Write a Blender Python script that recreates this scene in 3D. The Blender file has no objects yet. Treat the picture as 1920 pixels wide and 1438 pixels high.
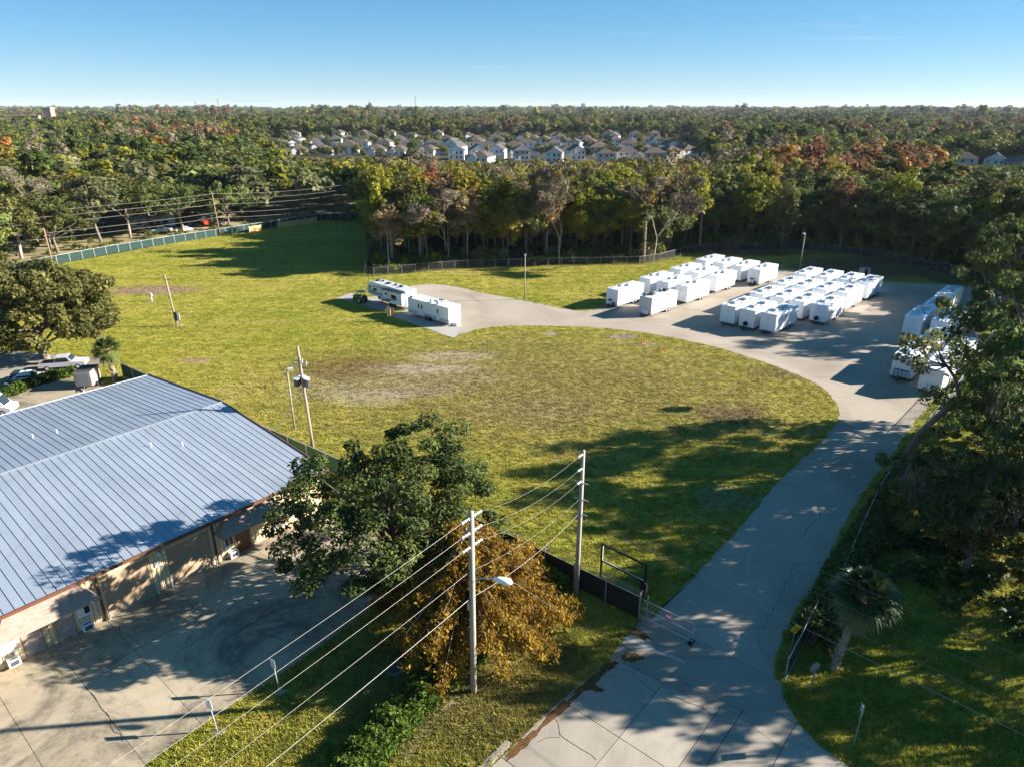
import bpy, math, random
import numpy as np
from mathutils import Vector, Matrix
R = math.radians
sc = bpy.context.scene
col = sc.collection

# ------------------------------------------------------------------ camera, sky, sun, exposure
CAM_H = 34.0
PITCH = math.atan((719 - 200) / 1280.0)
cam_d = bpy.data.cameras.new('camera'); cam_d.lens = 24.0; cam_d.sensor_width = 36.0
cam_d.clip_start = 0.5; cam_d.clip_end = 30000
cam = bpy.data.objects.new('camera', cam_d); col.objects.link(cam)
cam.location = (0, 0, CAM_H); cam.rotation_euler = (math.pi / 2 - PITCH, 0, 0)
sc.camera = cam

SUN_EL, SUN_AZ = R(21.5), R(6.0)          # azimuth measured from +X towards +Y
sun_dir = Vector((math.cos(SUN_EL) * math.cos(SUN_AZ), math.cos(SUN_EL) * math.sin(SUN_AZ), math.sin(SUN_EL)))
w = bpy.data.worlds.new('World'); sc.world = w; w.use_nodes = True
nt = w.node_tree; nt.nodes.clear()
sky = nt.nodes.new('ShaderNodeTexSky'); sky.sky_type = 'NISHITA'; sky.sun_disc = False
sky.sun_elevation = SUN_EL; sky.sun_rotation = math.pi / 2 - SUN_AZ
sky.altitude = 0; sky.air_density = 0.6; sky.dust_density = 0.0; sky.ozone_density = 4.0
hs = nt.nodes.new('ShaderNodeHueSaturation'); hs.inputs['Saturation'].default_value = 1.68; hs.inputs['Hue'].default_value = 0.496
bg = nt.nodes.new('ShaderNodeBackground'); bg.inputs['Strength'].default_value = 0.098
wo = nt.nodes.new('ShaderNodeOutputWorld')
gmm = nt.nodes.new('ShaderNodeGamma'); gmm.inputs[1].default_value = 0.5
nt.links.new(sky.outputs[0], gmm.inputs[0]); nt.links.new(gmm.outputs[0], hs.inputs['Color']); tcw = nt.nodes.new('ShaderNodeTexCoord'); mpw = nt.nodes.new('ShaderNodeMapping'); mpw.inputs['Scale'].default_value = (1.0, 1.0, 14.0); mpw.inputs['Rotation'].default_value = (0.05, 0.12, 0)
nzw = nt.nodes.new('ShaderNodeTexNoise'); nzw.inputs['Scale'].default_value = 2.6; nzw.inputs['Detail'].default_value = 9; nzw.inputs['Roughness'].default_value = .68; nzw.inputs['Distortion'].default_value = .6
mrw = nt.nodes.new('ShaderNodeMapRange'); mrw.inputs[1].default_value = .60; mrw.inputs[2].default_value = .82; mrw.inputs[3].default_value = 0; mrw.inputs[4].default_value = .45
mxw = nt.nodes.new('ShaderNodeMix'); mxw.data_type = 'RGBA'; mxw.inputs[7].default_value = (2.3, 2.5, 2.7, 1)      # thin high wisps
nt.links.new(tcw.outputs['Generated'], mpw.inputs[0]); nt.links.new(mpw.outputs[0], nzw.inputs['Vector']); nt.links.new(nzw.outputs['Fac'], mrw.inputs[0]); nt.links.new(mrw.outputs[0], mxw.inputs[0])
nt.links.new(hs.outputs[0], mxw.inputs[6]); nt.links.new(mxw.outputs[2], bg.inputs['Color']); nt.links.new(bg.outputs[0], wo.inputs[0])
sl = bpy.data.lights.new('sun', 'SUN'); sl.energy = 5.0; sl.angle = R(0.53); sl.color = (1.0, 0.945, 0.865)
so = bpy.data.objects.new('sun', sl); col.objects.link(so)
so.rotation_euler = sun_dir.to_track_quat('Z', 'Y').to_euler()
sc.view_settings.view_transform = 'Standard'; sc.view_settings.look = 'None'
sc.view_settings.exposure = 1.86; sc.view_settings.gamma = 1.0; sc.view_settings.use_curve_mapping = False
cy = sc.cycles
cy.max_bounces = 5; cy.diffuse_bounces = 3; cy.glossy_bounces = 2; cy.transmission_bounces = 3; cy.transparent_max_bounces = 12
cy.volume_bounces = 0; cy.caustics_reflective = False; cy.caustics_refractive = False
cy.use_denoising = True
try: cy.denoiser = 'OPENIMAGEDENOISE'; cy.denoising_input_passes = 'RGB_ALBEDO_NORMAL'
except Exception: pass

# ------------------------------------------------------------------ helpers
def G(u, v, z=0.0):
    """ground point (at height z) that the photograph shows at pixel u, v of 1920 x 1438"""
    c, s = math.cos(PITCH), math.sin(PITCH)
    dx, dy = (u - 960) / 1280.0, -(v - 719) / 1280.0
    d = (dx, dy * s + c, dy * c - s); t = (z - CAM_H) / d[2]
    return (d[0] * t, d[1] * t)
def PX(x, y, z):
    c, s = math.cos(PITCH), math.sin(PITCH)
    zc = y * c - (z - CAM_H) * s; yc = y * s + (z - CAM_H) * c
    return (960 + 1280 * x / zc, 719 - 1280 * yc / zc)

class MB:
    def __init__(self): self.v = []; self.f = []
    def add(self, vs, fs):
        n = len(self.v); self.v.extend([tuple(p) for p in vs]); self.f.extend([tuple(i + n for i in q) for q in fs]); return self
    def mm(self, x0, x1, y0, y1, z0, z1):
        return self.add([(x0,y0,z0),(x1,y0,z0),(x1,y1,z0),(x0,y1,z0),(x0,y0,z1),(x1,y0,z1),(x1,y1,z1),(x0,y1,z1)],
                        [(0,3,2,1),(4,5,6,7),(0,1,5,4),(1,2,6,5),(2,3,7,6),(3,0,4,7)])
    def box(self, c, s, rz=0.0):
        x, y, z = s[0]/2, s[1]/2, s[2]/2; ca, sa = math.cos(rz), math.sin(rz)
        vs = []
        for dz in (-z, z):
            for dx, dy in ((-x,-y),(x,-y),(x,y),(-x,y)):
                vs.append((c[0]+dx*ca-dy*sa, c[1]+dx*sa+dy*ca, c[2]+dz))
        return self.add(vs, [(0,3,2,1),(4,5,6,7),(0,1,5,4),(1,2,6,5),(2,3,7,6),(3,0,4,7)])
    def prism(self, poly, z0, z1):
        n = len(poly); a = sum(poly[i][0]*poly[(i+1)%n][1]-poly[(i+1)%n][0]*poly[i][1] for i in range(n))
        if a < 0: poly = poly[::-1]
        vs = [(p[0],p[1],z0) for p in poly] + [(p[0],p[1],z1) for p in poly]
        fs = [tuple(range(n-1,-1,-1)), tuple(range(n,2*n))] + [(i,(i+1)%n,(i+1)%n+n,i+n) for i in range(n)]
        return self.add(vs, fs)
    def sheet(self, poly, z):
        n = len(poly); a = sum(poly[i][0]*poly[(i+1)%n][1]-poly[(i+1)%n][0]*poly[i][1] for i in range(n))
        if a < 0: poly = poly[::-1]
        return self.add([(p[0],p[1],z) for p in poly], [tuple(range(n))])
    def prof(self, poly, y0, y1):
        """side profile in x,z extruded along y"""
        n = len(poly); a = sum(poly[i][0]*poly[(i+1)%n][1]-poly[(i+1)%n][0]*poly[i][1] for i in range(n))
        if a < 0: poly = poly[::-1]
        vs = [(p[0],y0,p[1]) for p in poly] + [(p[0],y1,p[1]) for p in poly]
        return self.add(vs, [tuple(range(n)), tuple(range(2*n-1,n-1,-1))] + [(i,i+n,(i+1)%n+n,(i+1)%n) for i in range(n)])
    def tube(self, pts, rad, n=6, cap=True):
        pts = [Vector(p) for p in pts]; m = len(pts)
        if not hasattr(rad, '__len__'): rad = [rad]*m
        vs = []; ref = None
        for i, p in enumerate(pts):
            t = (pts[min(i+1,m-1)] - pts[max(i-1,0)]).normalized()
            if ref is None: ref = Vector((1,0,0)) if abs(t.x) < 0.8 else Vector((0,1,0))
            b = t.cross(ref)
            if b.length < 1e-5: b = t.cross(Vector((0.3,1,0.2)))
            b.normalize(); a = b.cross(t); ref = a
            for k in range(n):
                q = 2*math.pi*k/n
                vs.append(p + (a*math.cos(q) + b*math.sin(q))*rad[i])
        fs = [(i*n+k, i*n+(k+1)%n, (i+1)*n+(k+1)%n, (i+1)*n+k) for i in range(m-1) for k in range(n)]
        if cap: fs += [tuple(range(n-1,-1,-1)), tuple(range((m-1)*n, m*n))]
        return self.add(vs, fs)
    def cyl(self, p0, p1, r, n=10, r1=None): return self.tube([p0, p1], [r, r if r1 is None else r1], n)
    def mesh(self, name, mat=None, smooth=False):
        me = bpy.data.meshes.new(name); me.from_pydata(self.v, [], self.f)
        if smooth: me.polygons.foreach_set('use_smooth', [True]*len(me.polygons))
        if mat: me.materials.append(mat)
        me.update(); return me
    def build(self, name, mat, parent=None, loc=(0,0,0), rz=0.0, smooth=False):
        return link(name, self.mesh(name, mat, smooth), parent, loc, rz)
def link(name, me, parent=None, loc=(0,0,0), rz=0.0):
    o = bpy.data.objects.new(name, me); col.objects.link(o)
    o.location = loc; o.rotation_euler = (0,0,rz)
    if parent: o.parent = parent
    return o
def tag(o, label=None, cat=None, group=None, kind=None):
    if label: o['label'] = label
    if cat: o['category'] = cat
    if group: o['group'] = group
    if kind: o['kind'] = kind
    return o
def thing(name, label, cat, loc=(0,0,0), rz=0.0, group=None):
    if len(loc) == 2: loc = (loc[0], loc[1], 0)
    return tag(link(name, None, None, loc, rz), label, cat, group)
def copy_tree(o, parent=None):
    c = o.copy(); col.objects.link(c)
    if parent: c.parent = parent
    for ch in o.children:
        if ch.name in bpy.data.objects: copy_tree(ch, c)
    return c
def struct(name, mb, mat, label=None):
    return tag(mb.build(name, mat), label, None, None, 'structure')
def fast_mesh(name, V, F, mat=None, tint=None):
    """V (n,3), F (m,k) numpy arrays"""
    me = bpy.data.meshes.new(name); k = F.shape[1]
    me.vertices.add(len(V)); me.vertices.foreach_set('co', np.ascontiguousarray(V, dtype=np.float32).ravel())
    me.loops.add(F.size); me.loops.foreach_set('vertex_index', np.ascontiguousarray(F, dtype=np.int32).ravel())
    me.polygons.add(len(F)); me.polygons.foreach_set('loop_start', np.arange(0, F.size, k, dtype=np.int32))
    if tint is not None:
        at = me.attributes.new('tint', 'FLOAT', 'POINT'); at.data.foreach_set('value', np.ascontiguousarray(tint, dtype=np.float32))
    if mat: me.materials.append(mat)
    me.update(calc_edges=True); return me
def clip_rect(poly, x0, x1, y0, y1):
    for ax, val, sg in ((0,x0,1),(0,x1,-1),(1,y0,1),(1,y1,-1)):
        out = []
        for i in range(len(poly)):
            a, b = poly[i], poly[(i+1)%len(poly)]
            ia, ib = (a[ax]-val)*sg >= 0, (b[ax]-val)*sg >= 0
            if ia: out.append(a)
            if ia != ib:
                t = (val-a[ax])/(b[ax]-a[ax]); out.append((a[0]+(b[0]-a[0])*t, a[1]+(b[1]-a[1])*t))
        poly = out
        if len(poly) < 3: return []
    return poly
def smooth_poly(pts, it=2, closed=False):
    for _ in range(it):
        q = []
        n = len(pts)
        rng_ = range(n) if closed else range(n-1)
        if not closed: q.append(pts[0])
        for i in rng_:
            a, b = pts[i], pts[(i+1)%n]
            q += [(a[0]*.75+b[0]*.25, a[1]*.75+b[1]*.25), (a[0]*.25+b[0]*.75, a[1]*.25+b[1]*.75)]
        if not closed: q.append(pts[-1])
        pts = q
    return pts

# ------------------------------------------------------------------ materials
class N:
    """tiny node-building helper"""
    def __init__(self, name):
        self.m = bpy.data.materials.new(name); self.m.use_nodes = True
        self.t = self.m.node_tree; self.b = self.t.nodes['Principled BSDF']; self.out = self.t.nodes['Material Output']
    def n(self, typ, **kw):
        x = self.t.nodes.new(typ)
        for k, v in kw.items():
            if k in x.inputs.keys(): x.inputs[k].default_value = v
            else: setattr(x, k, v)
        return x
    def l(self, a, b): self.t.links.new(a, b)
    def pos(self): return self.n('ShaderNodeNewGeometry').outputs['Position']
    def noise(self, vec, scale, detail=4, rough=.6, dist=0):
        x = self.n('ShaderNodeTexNoise'); x.inputs['Scale'].default_value = scale; x.inputs['Detail'].default_value = detail
        x.inputs['Roughness'].default_value = rough; x.inputs['Distortion'].default_value = dist; self.l(vec, x.inputs['Vector']); return x.outputs['Fac']
    def ramp(self, fac, stops):
        x = self.n('ShaderNodeValToRGB'); e = x.color_ramp.elements
        while len(e) < len(stops): e.new(0.5)
        for i, (p, c_) in enumerate(stops): e[i].position = p; e[i].color = (*c_, 1) if len(c_) == 3 else c_
        self.l(fac, x.inputs[0]); return x.outputs[0]
    def mix(self, fac, a, b):
        x = self.n('ShaderNodeMix', data_type='RGBA')
        for sock, val in ((x.inputs[0], fac), (x.inputs[6], a), (x.inputs[7], b)):
            if hasattr(val, 'is_output'): self.l(val, sock)
            elif hasattr(val, '__len__'): sock.default_value = (*val, 1)
            else: sock.default_value = val
        return x.outputs[2]
    def math(self, op, a, b=None, clamp=False):
        x = self.n('ShaderNodeMath', operation=op); x.use_clamp = clamp
        for i, val in enumerate((a, b)):
            if val is None: continue
            if hasattr(val, 'is_output'): self.l(val, x.inputs[i])
            else: x.inputs[i].default_value = val
        return x.outputs[0]
    def rng(self, val, a, b, c=0, d=1, smooth=True):
        x = self.n('ShaderNodeMapRange', interpolation_type='SMOOTHSTEP' if smooth else 'LINEAR')
        self.l(val, x.inputs[0])
        for i, q in enumerate((a, b, c, d)): x.inputs[1+i].default_value = q
        return x.outputs[0]
    def ell(self, vec, cx, cy_, rx, ry, nz, edge=.45, namp=.7):
        """soft, ragged elliptical patch on the ground"""
        s_ = self.n('ShaderNodeVectorMath', operation='SUBTRACT'); self.l(vec, s_.inputs[0]); s_.inputs[1].default_value = (cx, cy_, 0)
        m_ = self.n('ShaderNodeVectorMath', operation='MULTIPLY'); self.l(s_.outputs[0], m_.inputs[0]); m_.inputs[1].default_value = (1/rx, 1/ry, 0)
        le = self.n('ShaderNodeVectorMath', operation='LENGTH'); self.l(m_.outputs[0], le.inputs[0])
        d = self.math('ADD', le.outputs['Value'], self.math('MULTIPLY', self.math('SUBTRACT', nz, .5), namp*2))
        return self.rng(d, 1.0+edge*.5, 1.0-edge, 0, 1)
    def bump(self, h, strength, dist=.05):
        x = self.n('ShaderNodeBump'); x.inputs['Strength'].default_value = strength; x.inputs['Distance'].default_value = dist
        self.l(h, x.inputs['Height']); self.l(x.outputs[0], self.b.inputs['Normal'])
    def fin(self, colr=None, rough=.8, spec=.3, metal=0):
        if colr is not None:
            if hasattr(colr, 'is_output'): self.l(colr, self.b.inputs['Base Color'])
            else: self.b.inputs['Base Color'].default_value = (*colr, 1)
        self.b.inputs['Roughness'].default_value = rough; self.b.inputs['Specular IOR Level'].default_value = spec; self.b.inputs['Metallic'].default_value = metal
        return self.m
def pm(name, c1, c2=None, scale=1.2, rough=.7, spec=.3, metal=0, bump=0, bscale=30, var=.12, obj=False):
    k = N(name)
    vec = k.n('ShaderNodeTexCoord').outputs['Object'] if obj else k.pos()
    if c2 is None: c2 = tuple(min(1, x*(1+var)) for x in c1); c1 = tuple(x*(1-var) for x in c1)
    nz = k.noise(vec, scale, 5, .65)
    if bump: k.bump(k.noise(vec, bscale, 3), bump, .02)
    return k.fin(k.ramp(nz, [(.3, c1), (.7, c2)]), rough, spec, metal)
def leafm(name, c1, c2, trans=.32, rough=.7, spec=.12, hue=.012, val=.28):
    k = N(name)
    at = k.n('ShaderNodeAttribute', attribute_name='tint'); oi = k.n('ShaderNodeObjectInfo')
    c1, c2 = tuple(x*1.2 for x in c1), tuple(x*1.2 for x in c2)
    c = k.mix(at.outputs['Fac'], c1, c2)
    h = k.n('ShaderNodeHueSaturation'); k.l(c, h.inputs['Color'])
    k.l(k.rng(oi.outputs['Random'], 0, 1, .5-hue, .5+hue, False), h.inputs['Hue'])
    k.l(k.rng(k.math('FRACT', k.math('MULTIPLY', oi.outputs['Random'], 7.31)), 0, 1, 1-val, 1+val, False), h.inputs['Value'])
    k.fin(h.outputs[0], rough, spec)
    tr = k.n('ShaderNodeBsdfTranslucent'); k.l(h.outputs[0], tr.inputs['Color'])
    mx = k.n('ShaderNodeMixShader'); mx.inputs[0].default_value = trans
    k.l(k.b.outputs[0], mx.inputs[1]); k.l(tr.outputs[0], mx.inputs[2]); k.l(mx.outputs[0], k.out.inputs[0])
    return k.m

def lawn_colour(k, p):
    nb, nm, nf = k.noise(p, .045, 4), k.noise(p, .35, 5, .65), k.noise(p, 3.2, 4, .7)
    ng = k.noise(p, 11, 3, .7)
    mixv = k.math('ADD', k.math('MULTIPLY', nb, .5), k.math('ADD', k.math('MULTIPLY', nm, .42), k.math('MULTIPLY', nf, .28)))
    c = k.ramp(mixv, [(.36, (.145,.190,.022)), (.52, (.265,.270,.034)), (.66, (.365,.315,.062)), (.80, (.43,.34,.14))])
    mp = k.n('ShaderNodeMapping'); k.l(p, mp.inputs['Vector']); mp.inputs['Rotation'].default_value = (0,0,R(28)); mp.inputs['Scale'].default_value = (.03,.62,1)   # mowing passes
    c = k.mix(k.rng(k.noise(mp.outputs[0], 1.0, 2, .4), .50, .60, 0, .5), c, k.mix(nm, (.25,.235,.035), (.15,.19,.022)))
    # browner, thinner middle of the field
    brown = k.ramp(nf, [(.3, (.19,.15,.045)), (.7, (.31,.24,.10))])
    c = k.mix(k.math('MULTIPLY', k.ell(p, 4, 84, 38, 22, nm, .9, .9), .78), c, brown)
    for (u, v, rx, ry, cc, am) in ((745,708,15,5.5,(.36,.29,.20),.42),(790,690,9,2.2,(.40,.33,.25),.6),(850,668,7,2.4,(.40,.33,.25),.6),(690,745,6,3,(.36,.30,.22),.45),(770,735,7,1.8,(.38,.31,.23),.5),
            (285,545,10,4.0,(.30,.20,.135),.95),(368,677,2.6,1.1,(.36,.24,.15),.95),(1168,632,2.6,1.5,(.34,.26,.21),.9),(1033,627,1.2,.9,(.38,.31,.25),.9),
            (1215,646,1.6,.8,(.40,.35,.27),.8),(1370,775,4.5,3,(.20,.14,.085),.75),(1360,935,3.2,2.6,(.33,.29,.20),.5),(640,690,8,5,(.21,.125,.05),.6),(612,735,5,3,(.34,.28,.20),.4),
            (1460,700,5,3,(.16,.12,.06),.5),(1010,770,9,5,(.27,.21,.11),.4)):
        cx, cy_ = G(u, v)
        c = k.mix(k.math('MULTIPLY', k.ell(p, cx, cy_, rx, ry, k.noise(p, .9, 6, .8), .5, 1.1), am), c, k.mix(nf, cc, tuple(x*.72 for x in cc)))
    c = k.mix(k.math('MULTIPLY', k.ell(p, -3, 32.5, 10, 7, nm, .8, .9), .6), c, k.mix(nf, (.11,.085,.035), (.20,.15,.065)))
    for cx, cy_, rx, ry in ((84,154,24,13),(96,134,10,16),(60,171,16,5)):      # thin leaf strewn soil at the foot of the woods
        c = k.mix(k.math('MULTIPLY', k.ell(p, cx, cy_, rx, ry, nm, .5, .6), .9), c, k.mix(nf, (.085,.062,.035), (.15,.11,.06)))
    return c, nf, ng
def lawn_material():
    k = N('lawn'); p = k.pos(); c, nf, ng = lawn_colour(k, p)
    # fine dark thatch between the blades
    c = k.mix(k.rng(ng, .52, .36, 0, .55), c, (.07,.065,.015))
    k.bump(k.math('ADD', k.math('MULTIPLY', nf, 1.0), k.math('MULTIPLY', ng, .8)), .9, .16)
    return k.fin(c, .95, .1)
def blade_material():
    k = N('grass_blade'); p = k.pos(); c, nf, ng = lawn_colour(k, p)
    at = k.n('ShaderNodeAttribute', attribute_name='tint'); oi = k.n('ShaderNodeObjectInfo')
    h = k.n('ShaderNodeHueSaturation'); k.l(c, h.inputs['Color'])
    k.l(k.rng(at.outputs['Fac'], 0, 1, .485, .515, False), h.inputs['Hue']); k.l(k.rng(oi.outputs['Random'], 0, 1, .75, 1.55, False), h.inputs['Value'])
    k.fin(h.outputs[0], .7, .15); tr = k.n('ShaderNodeBsdfTranslucent'); k.l(h.outputs[0], tr.inputs['Color']); mx = k.n('ShaderNodeMixShader'); mx.inputs[0].default_value = .35
    k.l(k.b.outputs[0], mx.inputs[1]); k.l(tr.outputs[0], mx.inputs[2]); k.l(mx.outputs[0], k.out.inputs[0]); return k.m
def paving_material(name, base, dark, light, stain=.5):
    k = N(name); p = k.pos()
    nb, nm, nf = k.noise(p, .09, 5, .6, .6), k.noise(p, .8, 6, .7), k.noise(p, 14, 3, .7)
    c = k.ramp(nb, [(.3, dark), (.52, base), (.75, light)])
    c = k.mix(k.rng(nm, .62, .78, 0, stain), c, tuple(x*.45 for x in dark))
    c = k.mix(k.rng(nm, .36, .22, 0, .4), c, tuple(min(1, x*1.25) for x in light))
    c = k.mix(k.rng(nf, .6, .8, 0, .35), c, tuple(x*.6 for x in base))
    # long faint tyre streaks and square repair patches
    mp = k.n('ShaderNodeMapping'); k.l(p, mp.inputs['Vector']); mp.inputs['Rotation'].default_value = (0,0,R(-48)); mp.inputs['Scale'].default_value = (.05,1.3,1)
    c = k.mix(k.rng(k.noise(mp.outputs[0], 1.0, 4, .6), .56, .72, 0, .45), c, tuple(x*.62 for x in base))
    vo = k.n('ShaderNodeTexVoronoi'); vo.inputs['Scale'].default_value = .11; k.l(p, vo.inputs['Vector'])
    h = k.n('ShaderNodeHueSaturation'); k.l(c, h.inputs['Color']); sp_ = k.n('ShaderNodeSeparateColor'); k.l(vo.outputs['Color'], sp_.inputs[0]); k.l(k.rng(sp_.outputs[0], 0, 1, .92, 1.07, False), h.inputs['Value']); c = h.outputs[0]
    k.bump(nf, .25, .02)
    return k.fin(c, .88, .2)
def apron_material(name, base, mildew):
    k = N(name); p = k.pos()
    nb, nm, nf = k.noise(p, .16, 6, .7, .8), k.noise(p, .9, 6, .75), k.noise(p, 18, 3, .7)
    c = k.ramp(nm, [(.3, tuple(x*.82 for x in base)), (.7, tuple(x*1.12 for x in base))])
    c = k.mix(k.rng(k.math('ADD', k.math('MULTIPLY', nb, .6), k.math('MULTIPLY', nm, .4)), .43, .60, 0, .88), c, mildew)
    c = k.mix(k.rng(nf, .6, .8, 0, .3), c, tuple(x*.6 for x in base))
    oi = k.n('ShaderNodeObjectInfo')
    h = k.n('ShaderNodeHueSaturation'); k.l(c, h.inputs['Color']); k.l(k.rng(oi.outputs['Random'], 0, 1, .88, 1.1, False), h.inputs['Value'])
    k.bump(nf, .25, .02)
    return k.fin(h.outputs[0], .9, .2)
def chain_material(name, c, dens):
    k = N(name); k.fin(c, .5, .4, .6)
    tc = k.n('ShaderNodeTexCoord'); p = tc.outputs['Object']
    tr = k.n('ShaderNodeBsdfTransparent'); mx = k.n('ShaderNodeMixShader')
    v = k.n('ShaderNodeTexNoise'); v.inputs['Scale'].default_value = 4; k.l(p, v.inputs['Vector'])
    k.l(k.rng(v.outputs['Fac'], .3, .7, dens*.6, dens*1.4), mx.inputs[0])
    k.l(tr.outputs[0], mx.inputs[1]); k.l(k.b.outputs[0], mx.inputs[2]); k.l(mx.outputs[0], k.out.inputs[0])
    return k.m
def roof_metal():
    k = N('galvanised_roof'); p = k.pos()
    nb, nm = k.noise(p, .25, 5, .6), k.noise(p, 3, 4, .6)
    c = k.ramp(nb, [(.3, (.265,.300,.345)), (.7, (.315,.350,.395))])
    c = k.mix(k.rng(nm, .55, .8, 0, .35), c, (.235,.255,.28))
    tc = k.n('ShaderNodeTexCoord'); oi = k.n('ShaderNodeObjectInfo'); mp = k.n('ShaderNodeMapping'); k.l(p, mp.inputs['Vector']); mp.inputs['Rotation'].default_value = (0,0,R(-49.8)); mp.inputs['Scale'].default_value = (2.2,.10,1)
    c = k.mix(k.rng(k.noise(mp.outputs[0], 1.0, 5, .65), .52, .75, 0, .30), c, (.21,.215,.22))      # run-off streaks down the slope
    h = k.n('ShaderNodeHueSaturation'); k.l(c, h.inputs['Color']); k.l(k.rng(oi.outputs['Random'], 0, 1, .93, 1.06, False), h.inputs['Value'])
    return k.fin(h.outputs[0], .45, .5, .2)
def shingle_material():
    k = N('awning_shingles'); tc = k.n('ShaderNodeTexCoord')
    br = k.n('ShaderNodeTexBrick'); br.inputs['Scale'].default_value = 1
    k.l(tc.outputs['Object'], br.inputs['Vector']); br.inputs['Brick Width'].default_value = .3; br.inputs['Row Height'].default_value = .13
    br.inputs['Mortar Size'].default_value = .006; br.inputs['Color1'].default_value = (.28,.21,.165,1); br.inputs['Color2'].default_value = (.35,.27,.215,1); br.inputs['Mortar'].default_value = (.22,.165,.13,1)
    return k.fin(br.outputs[0], .95, .1)
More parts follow.
